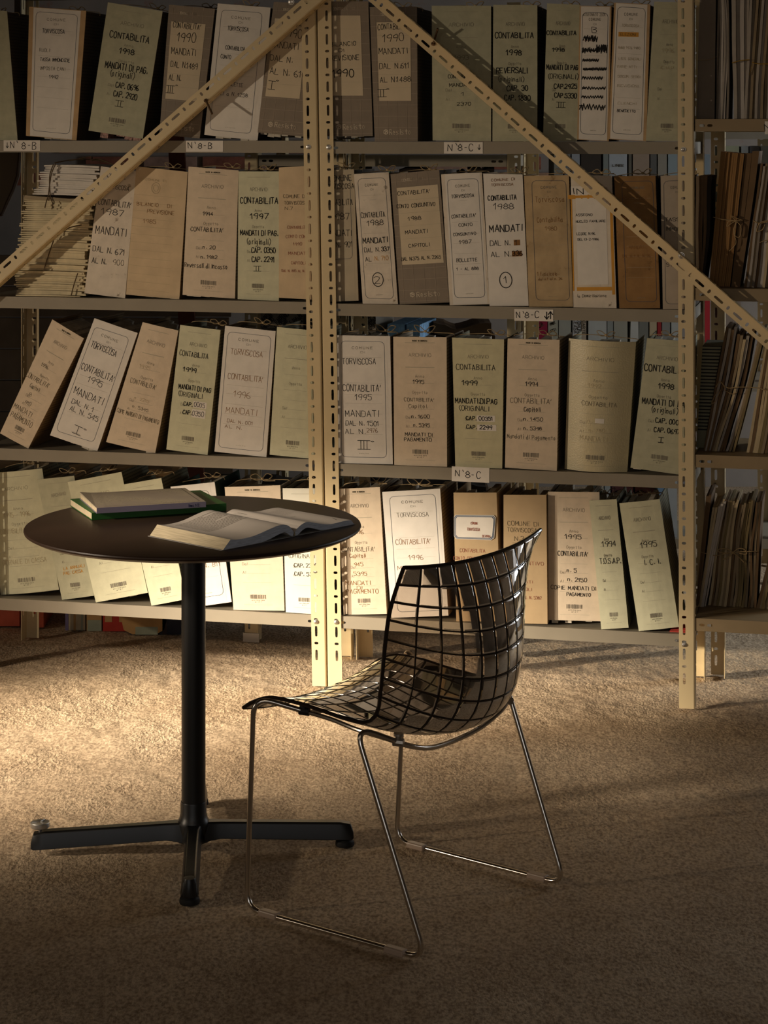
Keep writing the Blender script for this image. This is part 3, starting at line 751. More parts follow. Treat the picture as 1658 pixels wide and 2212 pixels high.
B(1, 'taupe gridded binder behind the left of the paired uprights, label 1990 MANDATI I, upper shelf', [(591, 4), (683, 8), (655, 295), (555, 286)], 'R', TAUPE, cover='d', group=GR1, sag=.02,
  txt=[("CONTABILITA'", 640, 50, 13, 64), ('1990', 634, 72, 20, 42), ('MANDATI', 615, 98, 15, 64), ('DAL N.', 608, 127, 14, 50), ('AL N. 610', 622, 157, 15, 82), ('I_', 587, 184, 18, 16), ('*', 597, 176, 7, 6)])
B(1, 'taupe gridded binder labelled BILANCIO DI PREVISIONE 1990, right beside the paired uprights, upper shelf', [(697, 3), (795, 3), (805, 294), (706, 294)], 'R', TAUPE, cover='d', group=GR1, sag=.012, frame=(.02, .82, .105, .70), d=.02,
  txt=[('BILANCIO', 741, 95, 10, 58), ('DI', 737, 109, 8, 12), ('PREVISIONE', 741, 125, 12, 72), ('1990', 742, 158, 18, 46, 'K')])
B(1, 'taupe gridded binder labelled 1990 MANDATI DAL N. 611 AL N. 1488, upper shelf', [(798, 15), (900, 14), (902, 305), (809, 305)], 'R', TAUPE, cover='d', group=GR1, frame=(.14, .86, .115, .70),
  txt=[("CONTABILITA'", 849, 57, 13, 68), ('1990', 850, 81, 18, 46), ('MANDATI', 849, 110, 14, 64), ('DAL N.611', 851, 142, 13, 66), ('AL N.1488', 854, 171, 13, 68), ('II_', 825, 201, 16, 20), ('*', 835, 194, 8, 7)])
B(1, 'beige-green binder with form numbers Dal 1 Al 2370, behind the right diagonal brace', [(932, 12), (1060, 12), (1060, 305), (934, 303)], face=GREEND, cover='g', group=GR1,
  txt=[('1993', 997, 124, 10, 30, 'g'), ('CONTABILITA', 995, 165, 8, 56, 'k'), ('MANDATI', 994, 183, 8, 48, 'k'), ('1', 1000, 203, 8, 5), ('2370', 1002, 224, 8, 30)])
B(1, 'beige binder marked 1998 REVERSALI CAP. 30, upper shelf', [(1065, 10), (1160, 11), (1160, 305), (1063, 305)], face=GREEND, cover='d', group=GR1,
  txt=[('CONTABILITA', 1110, 76, 13, 84, 'K'), ('1998', 1110, 113, 13, 32, 'K'), ('REVERSALI', 1105, 152, 13, 68, 'K'), ('(originali)', 1103, 171, 11, 56), ('CAP. 30', 1117, 190, 12, 46, 'K'), ('CAP. 1830', 1117, 211, 12, 56, 'K')])
B(1, 'beige binder marked 1998 CAP. 5330 III, left of the scribbled white binder', [(1181, 5), (1252, 8), (1246, 303), (1172, 303)], face=GREEND, cover='d', group=GR1,
  txt=[('CONTABILITA', 1212, 69, 10, 64, 'K'), ('1998', 1206, 105, 9, 26, 'K'), ('MANDATI DI PAG', 1214, 143, 11, 68, 'K'), ('(ORIGINALI)', 1215, 163, 11, 66), ('CAP.2925', 1221, 184, 11, 50, 'K'), ('CAP.5330', 1221, 204, 11, 48, 'K'), ('III_', 1211, 224, 12, 20)])
B(1, 'narrow white-labelled binder with eight black crossed-out lines and red marks', [(1251, 12), (1320, 13), (1314, 305), (1246, 301)], 'C', TAN, cover='t', group=GR1, frame=(.1, .9, .05, .955),
  txt=[('BOX', 1283, 31, 11, 52), ('ASSEGNATO 2001', 1283, 31, 7, 48, 'g'), ('B', 1284, 64, 14, 11), ('LINE', 1272, 88, 7, 26, 'r'), ('SCR', 1275, 83, 14, 30), ('SCR', 1273, 108, 13, 34), ('SCR', 1299, 106, 20, 22), ('SCR', 1275, 130, 7, 34), ('SCR', 1269, 149, 5, 20), ('SCR', 1294, 149, 7, 30), ('SCR', 1279, 168, 8, 44), ('SCR', 1282, 190, 7, 50), ('SCR', 1279, 209, 6, 46), ('SCR', 1279, 231, 15, 56)])
B(1, 'white-labelled binder with one yellow highlighted line, upper shelf', [(1326, 6), (1404, 10), (1395, 306), (1313, 301)], 'C', TAN, cover='t', group=GR1, frame=(.1, .87, .03, .955),
  txt=[('TORVISCOSA', 1361, 56, 6, 38, 'f'), ('FILL', 1357, 75, 10, 44, 'o'), ('ELEZIONI', 1356, 75, 6, 34, 'g'), ('ANNO 1976 1980', 1358, 104, 6, 48, 'f'), ('LISTE GENERALI', 1360, 128, 6, 48, 'f'), ('VARIE ATTI', 1353, 145, 6, 42, 'f'), ('DOCUM. SEGGI', 1358, 166, 6, 48, 'f'), ('REVISIONI', 1356, 186, 6, 46, 'f'), ('ELENCHI', 1354, 224, 6, 40, 'f'), ('BENEDETTO', 1352, 240, 6, 40, 'k')])
B(1, 'green-grey binder beside the right upright, blank Dal and Al lines, upper shelf', [(1412, 4), (1486, 6), (1484, 306), (1394, 305)], face=GREEND, cover='g', group=GR1, txt=[('1996', 1443, 110, 10, 26, 'f'), ('ICIAP', 1440, 147, 8, 30, 'f')])
#---- second shelf
B(2, 'plain white-faced binder written 1987 MANDATI DAL N. 671 AL N. 900, beside the paper stack', [(218, 362), (294, 373), (270, 647), (182, 636)], 'P', AGED, cover='t', group=GR2,
  txt=[('COMUNE', 252, 384, 9, 44), ('DI', 249, 393, 6, 10), ('TORVISCOSA', 252, 407, 10, 58), ("CONTABILITA'", 248, 442, 14, 76), ('1987', 245, 461, 15, 50), ('MANDATI', 240, 502, 19, 72), ('DAL N. 671', 235, 544, 13, 74), ('AL N. ', 217, 567, 13, 40), ('900', 256, 570, 13, 26, 'g')])
B(2, 'buff binder with faint stamp and BILANCIO DI PREVISIONE 1985 in brown letters', [(294, 361), (405, 373), (387, 648), (272, 638)], 'P', BUFF, cover='t', group=GR2, sag=.008,
  txt=[('BILANCIO', 319, 443, 8, 50, 'b'), ('DI', 366, 447, 8, 9, 'b'), ('PREVISIONE', 347, 460, 9, 62, 'b'), ('1985', 324, 480, 10, 29, 'b'), ('CIRC', 337, 408, 24, 24, 'f'), ('CIRC', 337, 408, 14, 14, 'f'), ('COMUNE DI', 337, 391, 5, 48, 'f')]
  + [('LINE', 336 - (y - 400) * .07, y, 1, 96, 'f') for y in range(425, 640, 17)])
B(2, 'beige binder marked 1994 Reversali di Incasso, second shelf', [(407, 360), (515, 368), (507, 645), (394, 637)], face=PINK, cover='p', group=GR2, bulge=.004, yr=1, sag=.008,
  txt=[('1994', 450, 462, 9, 22), ("CONTABILITA'", 447, 496, 10, 74), ('n. 20', 452, 534, 8, 28), ('n. 1982', 452, 555, 8, 38), ('Reversali di Incasso', 445, 574, 11, 98)])
B(2, 'green-grey binder marked 1997 CAP. 0350 CAP. 2291, second shelf', [(515, 370), (602, 370), (602, 650), (513, 646)], face=GREEN, cover='g', group=GR2,
  txt=[('CONTABILITA', 559, 433, 14, 84, 'K'), ('1997', 561, 467, 13, 38, 'K'), ('MANDATI DI PAG.', 559, 503, 12, 84, 'K'), ('(originali)', 558, 522, 13, 52), ('CAP. 0350', 569, 540, 12, 54, 'K'), ('CAP. 2291', 568, 560, 12, 50, 'K'), ('II_', 556, 580, 11, 17)])
B(2, 'kraft box file with brown writing behind the left of the paired uprights', [(602, 362), (686, 357), (688, 648), (602, 643)], 'P', BUFF, cover='t', group=GR2, name='box_file', tie=False,
  txt=[('COMUNE DI', 636, 424, 8, 50, 'g'), ('TORVISCOSA', 638, 438, 8, 50, 'g'), ('N.7', 624, 450, 7, 18, 'g'), ('CONTABILITA', 642, 491, 7, 44, 'r'), ('CONTO CONSUNTIVO', 655, 511, 7, 78, 'r'), ('1990', 643, 527, 7, 18, 'r'), ('MANDATI', 643, 547, 7, 42, 'r'), ('CAPITOLI', 644, 568, 7, 32, 'r'), ('DAL N. 885 AL N. 999', 640, 585, 6, 66, 'r')])
B(2, 'grey-white binder written 1987 N. 901, right beside the paired uprights, second shelf', [(697, 374), (764, 372), (774, 656), (706, 658)], 'C', mat('grey_white_label', hexl('b5a890'), mottle=.08), cover='d', group=GR2, d=.02,
  frame=(.05, .86, .06, .68), side=mat('grey_white_label', hexl('b5a890')), txt=[('COMUNE', 735, 391, 14, 50), ('TORVISCOSA', 732, 409, 12, 66), ('CONTABILITA', 730, 443, 14, 64), ('1987', 736, 474, 16, 40), ('MANDATI', 730, 510, 14, 60), ('N. 901', 744, 534, 13, 36)])
B(2, 'stained white binder with a circled 2, MANDATI DAL N. 337', [(764, 380), (839, 376), (859, 661), (783, 660)], 'C', AGED, cover='t', group=GR2, frame=(.1, .89, .04, .96), side=AGED,
  txt=[('CONTABILITA', 805, 468, 12, 54), ('1988', 811, 485, 13, 36), ('MANDATI', 810, 523, 13, 56, 'K'), ('DAL N.', 803, 544, 10, 34), ('337', 832, 542, 10, 18, 'K'), ('AL', 796, 564, 10, 14), ('N. 710', 824, 562, 10, 30, 'o'), ('2', 815, 609, 16, 13), ('CIRC', 816, 608, 30, 30)])
B(2, 'taupe gridded binder with cream label CONTO CONSUNTIVO 1988, second shelf', [(843, 378), (948, 368), (970, 655), (863, 659)], 'R', TAUPE, cover='d', group=GR2, frame=(.11, .95, .11, .70),
  txt=[("CONTABILITA'", 893, 417, 9, 72), ('CONTO CONSUNTIVO', 898, 445, 9, 86), ('1988', 896, 473, 9, 28), ('MANDATI', 899, 502, 9, 50), ('CAPITOLI', 905, 531, 8, 46), ('DAL N.375 AL N. 2265', 909, 559, 8, 88)])
B(2, 'white-labelled binder marked 1987 BOLLETTE 1 - AL 888, second shelf', [(952, 377), (1040, 373), (1057, 658), (971, 660)], 'C', AGED, cover='t', group=GR2, frame=(.14, .9, .045, .945), side=WHITE,
  txt=[('TORVISCOSA', 999, 424, 8, 50), ("CONTABILITA'", 1001, 467, 8, 54), ('CONTO', 1005, 486, 7, 30), ('CONSUNTIVO', 1003, 506, 7, 50), ('1987', 1005, 523, 9, 26), ('BOLLETTE', 1008, 562, 8, 46), ('1 - AL 888', 1010, 581, 7, 48)])
B(2, 'white-faced binder with a circled 1, MANDATI DAL N. 1 AL N. 336', [(1043, 377), (1128, 379), (1141, 663), (1057, 663)], 'P', WHITE, cover='t', group=GR2,
  txt=[('COMUNE DI', 1086, 390, 6, 52, 'b'), ('TORVISCOSA', 1084, 401, 6, 48, 'b'), ('CONTABILITA', 1084, 429, 11, 62, 'K'), ('1988', 1088, 448, 14, 42), ('MANDATI', 1092, 495, 16, 72, 'K'), ('DAL N.', 1079, 527, 12, 44), ('FILL', 1116, 526, 12, 14, 'b'), ('1', 1115, 526, 12, 4), ('AL N.', 1081, 551, 12, 44), ('FILL', 1116, 550, 12, 22, 'b'), ('336', 1117, 549, 11, 22, 'K'), ('1', 1093, 606, 16, 5), ('CIRC', 1092, 607, 34, 34)])
B(2, 'brown aged binder with faint cursive 1980 in a ruled frame, second shelf', [(1131, 380), (1228, 379), (1237, 663), (1142, 663)], 'C', OLD, cover='t', group=GR2, frame=(.17, .93, .04, .95), side=OLD,
  txt=[('Torviscosa', 1187, 431, 13, 64, 'b'), ('Contabilita', 1187, 475, 12, 56, 'b'), ('1980', 1190, 494, 10, 24, 'b'), ('1 fascicolo', 1182, 592, 9, 44, 'b'), ('dal n.1 al n. 26', 1188, 603, 6, 52, 'b')])
B(2, 'binder patched with yellowed tape and a white sheet ASSEGNO NUCLEO FAMILIARE', [(1232, 380), (1321, 380), (1331, 667), (1238, 665)], 'P', AGED, cover='t', group=GR2,
  txt=[('FILL', 1270, 426, 9, 88, 'o'), ('FILL', 1236, 530, 200, 5, 'o'), ('FILL', 1322, 535, 205, 10, 'o'), ('FILL', 1283, 625, 8, 76, 'o'), ('BOX', 1278, 522, 188, 70), ('BOX', 1267, 413, 20, 70), ('IN', 1249, 414, 14, 24, 'K'), ('RAR', 1282, 412, 9, 30, 'g'),
       ('ASSEGNO', 1261, 465, 6, 36), ('NUCLEO FAMILIARE', 1275, 479, 5, 64), ('LEGGE N.96', 1265, 506, 6, 40), ('DEL 13-2-1986', 1270, 518, 5, 46), ('la Domiciliazione', 1278, 640, 7, 64, 'g')])
B(2, 'darkest brown binder with faded lettering, right of the taped one', [(1326, 382), (1415, 380), (1425, 667), (1337, 667)], 'C', DARKOLD, cover='d', group=GR2, frame=(.18, .93, .04, .95), side=DARKOLD,
  txt=[('TORVISCOSA', 1370, 430, 8, 54, 'b'), ('CONTABILITA', 1372, 477, 8, 60, 'b'), ('1982', 1372, 495, 8, 34, 'b'), ('E. MANDATI', 1370, 535, 8, 50, 'b'), ('DAL N. 1 AL N. 26', 1374, 554, 7, 60, 'b')])
B(2, 'grey-labelled binder TASSE IMMOBILI half behind the right upright, second shelf', [(1426, 380), (1492, 378), (1494, 668), (1431, 668)], 'C', mat('grey_old_label', hexl('a89a88'), mottle=.08), cover='d', group=GR2, frame=(.1, .95, .04, .96), side=mat('grey_old_label', hexl('a89a88')),
  txt=[('TASSE', 1456, 474, 8, 40), ('IMMOBILI', 1460, 495, 8, 46), ('STAMPE', 1460, 572, 8, 42)])
#---- third shelf
B(3, 'strongly leaning beige binder marked 1996 MANDATI DI PAGAMENTO, third shelf far left', [(113, 693), (181, 734), (61, 972), (0, 939)], face=PINK, cover='t', group=GR3, yr=1, sag=.012, tie=False,
  txt=[('1996', 98, 793, 9, 20, 'g'), ("CONTABILITA'", 82, 824, 12, 62, 'g'), ('Capitoli', 76, 840, 9, 28, 'g'), ('8', 66, 855, 9, 6, 'g'), ('910', 61, 874, 10, 18, 'g'), ('MANDATI', 50, 889, 12, 50, 'g'), ('DI', 42, 901, 10, 12, 'g'), ('PAGAMENTO', 47, 909, 13, 58, 'g')])
B(3, 'leaning white-labelled binder marked 1995 MANDATI DAL N. 1 AL N. 545', [(204, 695), (297, 727), (210, 982), (108, 948)], 'C', WHITE, cover='t', group=GR3, frame=(.08, .87, .06, .945), side=WHITE, sag=.022, tie=False,
  txt=[('TORVISCOSA', 225, 761, 15, 66), ("CONTABILITA'", 212, 812, 16, 84), ('1995', 207, 832, 15, 38), ('MANDATI', 192, 863, 17, 74), ('DAL N. 1', 179, 883, 11, 56), ('AL N. 545', 182, 901, 12, 72), ('I_', 168, 937, 18, 20), ('*', 181, 936, 8, 7)])
B(3, 'leaning beige binder marked 1995 COPIE MANDATI DI PAGAMENTO, third shelf', [(308, 702), (385, 720), (335, 985), (229, 961)], face=PINK, cover='t', group=GR3, sag=.016, bulge=.004, tie=False,
  txt=[('1995', 314, 799, 9, 26, 'f'), ("CONTABILITA'", 310, 835, 11, 62, 'g'), ('n. 2215', 307, 869, 7, 36, 'f'), ('n. 5395', 304, 888, 7, 38, 'g'), ('COPIE MANDATI DI PAGAMENTO', 298, 905, 10, 100, 'g')])
B(3, 'green-grey binder marked 1999 with white stickers 0005 and 0350', [(389, 707), (476, 718), (448, 988), (359, 976)], face=GREEN, cover='g', group=GR3, sag=.006,
  txt=[('CONTABILITA', 419, 771, 12, 66, 'k'), ('1999', 411, 804, 11, 30, 'K'), ('MANDATI DI PAG', 421, 844, 11, 74, 'K'), ('(ORIGINALI', 411, 858, 11, 56, 'k'), ('CAP.', 406, 878, 9, 20, 'K'), ('BOX', 432, 880, 14, 31), ('0005', 431, 880, 10, 25), ('CAP.', 404, 896, 9, 20, 'K'), ('BOX', 429, 899, 18, 32), ('0350', 428, 899, 11, 27)])
B(3, 'white-labelled binder marked 1996 MANDATI in brown ink, left of the paired uprights', [(486, 708), (595, 720), (575, 992), (463, 980)], 'C', WHITE, cover='t', group=GR3, frame=(.07, .92, .045, .96), side=WHITE, sag=.006,
  txt=[('TORVISCOSA', 533, 767, 13, 72, 'b'), ("CONTABILITA'", 530, 821, 13, 80, 'b'), ('1996', 524, 857, 15, 38, 'b'), ('MANDATI', 521, 893, 14, 70, 'b'), ('DAL N. 001', 518, 916, 8, 58, 'b'), ('AL N.', 504, 927, 7, 38, 'b')])
B(3, 'blank green-grey binder half behind the left of the paired uprights, third shelf', [(598, 713), (691, 722), (680, 998), (582, 989)], face=GREEN, cover='g', group=GR3, bulge=.003)
B(3, 'white-labelled binder marked 1995 MANDATI DAL N. 1501 III, right of the paired uprights', [(728, 724), (842, 726), (848, 1003), (730, 1000)], 'C', WHITE, cover='t', group=GR3, frame=(.07, .89, .045, .95), side=WHITE, big=1.2,
  txt=[('TORVISCOSA', 775, 780, 14, 74), ("CONTABILITA'", 781, 838, 16, 84), ('1995', 785, 857, 14, 36), ('MANDATI', 782, 893, 15, 74), ('DAL N. 1501', 782, 914, 11, 74), ('AL N.', 767, 932, 11, 44), ('2976', 804, 930, 10, 24, 'b'), ('III_', 786, 961, 19, 28), ('*', 802, 956, 7, 7)])
B(3, 'beige binder marked 1995 n. 1600 n. 5395 MANDATI DI PAGAMENTO, third shelf', [(849, 727), (964, 728), (965, 1008), (851, 1004)], face=PINK, cover='p', group=GR3, yr=1, big=1.2,
  txt=[('1995', 904, 824, 9, 24), ("CONTABILITA'", 905, 863, 9, 66, 'g'), ('Capitol.', 903, 877, 9, 42, 'g'), ('n. 1600', 908, 899, 8, 40), ('n. 5395', 910, 918, 8, 36), ('MANDATI DI', 904, 938, 8, 60), ('PAGAMENTO', 902, 949, 8, 60)])
B(3, 'green-grey binder with rusty stains and white stickers 00351 and 2299', [(976, 731), (1088, 735), (1084, 1014), (983, 1011)], face=mat('stained_green_board', hexl('c6bf9c'), mottle=.07, scale=40, bump=.1, bscale=220, stain=(hexl('a98a52'), 16, .66)), cover='g', group=GR3,
  txt=[('CONTABILITA', 1027, 795, 13, 86, 'k'), ('1999', 1015, 829, 11, 32, 'K'), ('MANDATI.DI.PAG', 1028, 868, 12, 92, 'K'), ('(ORIGINALI', 1023, 884, 11, 66), ('CAP.', 1017, 905, 9, 22, 'K'), ('BOX', 1049, 906, 13, 40), ('00351', 1049, 906, 9, 30, 'K'), ('CAP.', 1018, 924, 9, 22, 'K'), ('BOX', 1051, 926, 13, 42), ('2299', 1049, 925, 9, 27, 'K')])
B(3, 'beige binder marked 1994 n. 1450 Mandati di Pagamento, third shelf', [(1096, 734), (1208, 737), (1202, 1020), (1090, 1013)], face=PINK, cover='p', group=GR3, yr=1,
  txt=[('1994', 1149, 832, 10, 28), ("CONTABILITA'", 1146, 869, 12, 90, 'g'), ('Capitoli', 1149, 887, 10, 36), ('n. 1450', 1151, 908, 8, 42), ('n. 5398', 1150, 928, 8, 40), ('Mandati di Pagamento', 1147, 947, 10, 106, 'g')])
B(3, 'glossy rounded binder with a bulging spine and faded writing, third shelf', [(1228, 734), (1373, 742), (1354, 1023), (1219, 1016)], face=GLOSS, cover='g', group=GR3, bulge=.03, d=.036,
  txt=[('1992', 1287, 834, 9, 28, 'f'), ('CONTABILITA', 1296, 874, 10, 76, 'g'), ('n.', 1276, 910, 7, 10, 'f'), ('BOX', 1297, 910, 10, 20), ('n. 780', 1291, 930, 8, 34, 'f'), ('MANDATI', 1284, 948, 12, 60, 'f')])
B(3, 'green-grey binder marked 1998 CAP. 000 half behind the right upright, third shelf', [(1397, 733), (1490, 741), (1482, 1030), (1361, 1013)], face=GREEND, cover='g', group=GR3, sag=.012,
  txt=[('CONTABILITA', 1438, 800, 16, 94, 'K'), ('1998', 1439, 837, 13, 32, 'K'), ('MANDATI DI PAG', 1436, 873, 14, 100, 'K'), ('(originali)', 1434, 889, 13, 56), ('CAP. 0001', 1442, 913, 11, 54, 'K'), ('CAP. 0697', 1440, 933, 11, 56, 'K'), ('I_', 1427, 953, 11, 11, 'K')])
#---- bottom shelf
B(4, 'rounded green-grey binder marked GIORNALE DI CASSA, bottom shelf far left', [(-25, 1034), (91, 1024), (127, 1286), (2, 1297)], face=GREEN, cover='g', group=GR4, bulge=.012, d=.045, inset=(0, .02),
  txt=[('1995 - 1996', 40, 1122, 12, 62, 'f'), ('CONTABILITA', 30, 1158, 12, 62, 'f'), ('GIORNALE DI CASSA', 54, 1223, 11, 104, 'f')])
B(4, 'shaded green-grey binder with MANDATI in faint orange, second from the left on the bottom shelf', [(80, 1040), (160, 1032), (203, 1291), (134, 1300)], face=GREEND, cover='p', group=GR4, d=.022, inset=(.003, .014), sag=.006,
  txt=[('LA ANNUALI', 160, 1229, 7, 50, 'o'), ('PAG. CASSA', 158, 1240, 7, 46, 'o')])
B(4, 'broad green-grey binder tilted back, just behind the two stacked books on the table', [(146, 1050), (262, 1028), (319, 1289), (207, 1310)], face=GREEN, cover='g', group=GR4, d=.012, inset=(.004, .012), sag=.01)
B(4, 'green-grey binder leaning left, just left of the table column', [(267, 1051), (348, 1037), (401, 1299), (327, 1313)], face=GREEN, cover='g', group=GR4, d=.008, inset=(.004, .006))
B(4, 'white-labelled binder with dark green covers, right of the table column', [(368, 1053), (463, 1043), (500, 1302), (413, 1314)], 'C', WHITE, cover=mat('dark_green_board', hexl('2f4038')), group=GR4, frame=(.1, .84, .06, .93), side=WHITE, d=.012,
  txt=[('N. 811', 457, 1221, 11, 40, 'b')], inset=(.003, .003))
B(4, 'pale beige binder with blank form under the table edge, bottom shelf', [(485, 1051), (605, 1047), (614, 1318), (504, 1316)], face=PINK, cover='p', group=GR4, yr=1, big=1.3)
B(4, 'brightly lit white-green binder marked ORIGINALI CAP. 53 behind the left of the paired uprights', [(610, 1056), (695, 1056), (699, 1329), (617, 1324)], face=mat('pale_board', hexl('d8d4c4'), mottle=.04), cover='g', group=GR4,
  txt=[('III', 662, 1188, 9, 16, 'g'), ('(ORIGINALI', 650, 1202, 9, 60, 'g'), ('CAP. 2300', 660, 1223, 9, 52, 'k'), ('CAP. 5330', 661, 1241, 9, 52, 'k')])
B(4, 'beige binder marked 1996 945 5395 MANDATI DI PAGAMENTO, in the shadow of the paired uprights', [(728, 1064), (820, 1060), (835, 1334), (742, 1336)], face=PINK, cover='p', group=GR4, yr=1, d=.018, big=1.3,
  txt=[('1996', 772, 1156, 11, 28, 'b'), ("CONTABILITA'", 773, 1194, 11, 74, 'g'), ('Capitoli', 772, 1208, 9, 36, 'b'), ('945', 774, 1227, 9, 20, 'b'), ('5395', 778, 1247, 9, 30, 'b'), ('MANDATI', 773, 1267, 10, 56, 'b'), ('DI', 776, 1278, 8, 12, 'b'), ('PAGAMENTO', 782, 1285, 10, 72, 'b')])
B(4, 'white-labelled binder marked 1996 MANDATI behind the left edge of the chair back', [(825, 1065), (950, 1058), (968, 1332), (845, 1337)], 'C', WHITE, cover='t', group=GR4, frame=(.12, .91, .04, .955), side=WHITE, big=1.3,
  txt=[('TORVISCOSA', 891, 1114, 10, 70, 'g'), ("CONTABILITA'", 892, 1172, 12, 78, 'b'), ('1996', 899, 1206, 11, 32, 'b'), ('MANDATI', 892, 1229, 10, 70, 'b'), ('DAL N.', 880, 1248, 8, 40, 'b'), ('AL N.', 880, 1262, 8, 40, 'b')])
def kraft(lbl, q, txt, sticker=None):
    r = B(4, lbl, q, 'P', KRAFT, cover=KRAFT, group=GR4, name='box_file', tie=False, txt=txt, papers=mat('grey_brown_lining', hexl('8a7860'), mottle=.1))
    return r
kr = kraft('kraft box file with a blue-bordered white sticker, behind the chair back', [(979, 1067), (1072, 1067), (1080, 1345), (985, 1345)],
  [('CONTABILITA', 1020, 1192, 8, 56, 'r'), ('CONTO CONSUNTIVO', 1017, 1209, 8, 78, 'r')])
kraft('kraft box file written COMUNE DI TORVISCOSA N. 3, right of the stickered one', [(1087, 1069), (1179, 1069), (1182, 1348), (1087, 1345)],
  [('COMUNE DI', 1129, 1131, 10, 68, 'g'), ('TORVISCOSA', 1127, 1145, 10, 64, 'g'), ('N.3', 1121, 1163, 10, 20, 'g'), ('LINE', 1126, 1173, 1, 40, 'g'), ('CONSUNTIVO', 1136, 1216, 8, 76, 'r'), ('1994', 1128, 1240, 7, 24, 'r'), ('MANDATI', 1128, 1256, 7, 44, 'r'), ('CAPITOLI', 1128, 1272, 7, 40, 'r'), ('DAL N. 1 AL N. 5382', 1134, 1290, 7, 70, 'r')])
B(4, 'beige binder marked 1995 COPIE MANDATI DI PAGAMENTO with papers spilling below, bottom shelf', [(1183, 1062), (1294, 1063), (1298, 1342), (1184, 1339)], face=PINK, cover='p', group=GR4, d=.03, inset=(0, .02), sag=.022, tie=False,
  txt=[('1995', 1238, 1159, 11, 34), ("CONTABILITA'", 1237, 1196, 11, 66), ('n. 5', 1234, 1232, 9, 20), ('n. 2150', 1246, 1252, 9, 42), ('COPIE MANDATI DI', 1238, 1270, 9, 98), ('PAGAMENTO', 1249, 1284, 8, 52)])
B(4, 'narrow green-grey binder marked 1994 T.O.S.A.P., bottom shelf', [(1272, 1088), (1331, 1085), (1357, 1363), (1298, 1366)], face=GREEN, cover='g', group=GR4, d=.01, inset=(.004, .002),
  txt=[('1994', 1315, 1181, 13, 30, 'k'), ('T.O.S.A.P.', 1317, 1218, 13, 46, 'k')], tie_m=RIBD)
B(4, 'green-grey binder marked 1995 I.C.I., torn at its top right, beside the right upright', [(1337, 1093), (1424, 1084), (1466, 1360), (1379, 1369)], face=GREEN, cover='g', group=GR4, d=.012, inset=(.003, .004), bulge=.004,
  txt=[('1995', 1401, 1181, 14, 36, 'k'), ('I. C. I.', 1408, 1219, 12, 36, 'k')], tie_m=RIBD)
# sticker on the kraft box: blue double border, cut corners
def sticker():
    q = MB(); d = .012 - .003
    def P(px, py, l): s_, z_ = sz(px, py, d); return W(s_, z_, d - l)
    cs = [(983, 1112), (1066, 1113), (1070, 1118), (1067, 1162), (1060, 1167), (984, 1164), (980, 1158), (980, 1116)]
    def ring(k, l, m):
        q.mat(m); cx, cy = 1025, 1139
        q.face([P(cx + (x - cx) * k, cy + (y - cy) * (k if k == 1 else 1 - (1 - k) * 1.7), l) for x, y in cs])
    ring(1, 0, WHITE); ring(.975, .0003, NAVYB); ring(.945, .0006, WHITE); ring(.93, .0009, NAVYB); ring(.9, .0012, WHITE)
    q.mat(INKR)
    def f(x, z, l): return W(x, z, d - l)
    for t, px, py, h, w_ in (('COMUNE', 1024, 1130, 5, 16), ('TORVISCOSA', 1022, 1143, 6, 28), ('BERNIA', 1050, 1158, 5, 18)):
        s_, z_ = sz(px, py, d); ink_strokes(q, text_strokes(t, h * .0013, w_ * .0013), s_, z_, .0009, f, 0, .0018)
    o = q.build('sticker', None); M = Matrix.Translation(kr.location) @ kr.rotation_euler.to_matrix().to_4x4()
    o.data.transform(M.inverted()); o.parent = kr; o['label'] = 'white sticker with blue double border'
NAVYB = mat('blue_border_print', hexl('3c5068'), mottle=0)
sticker()

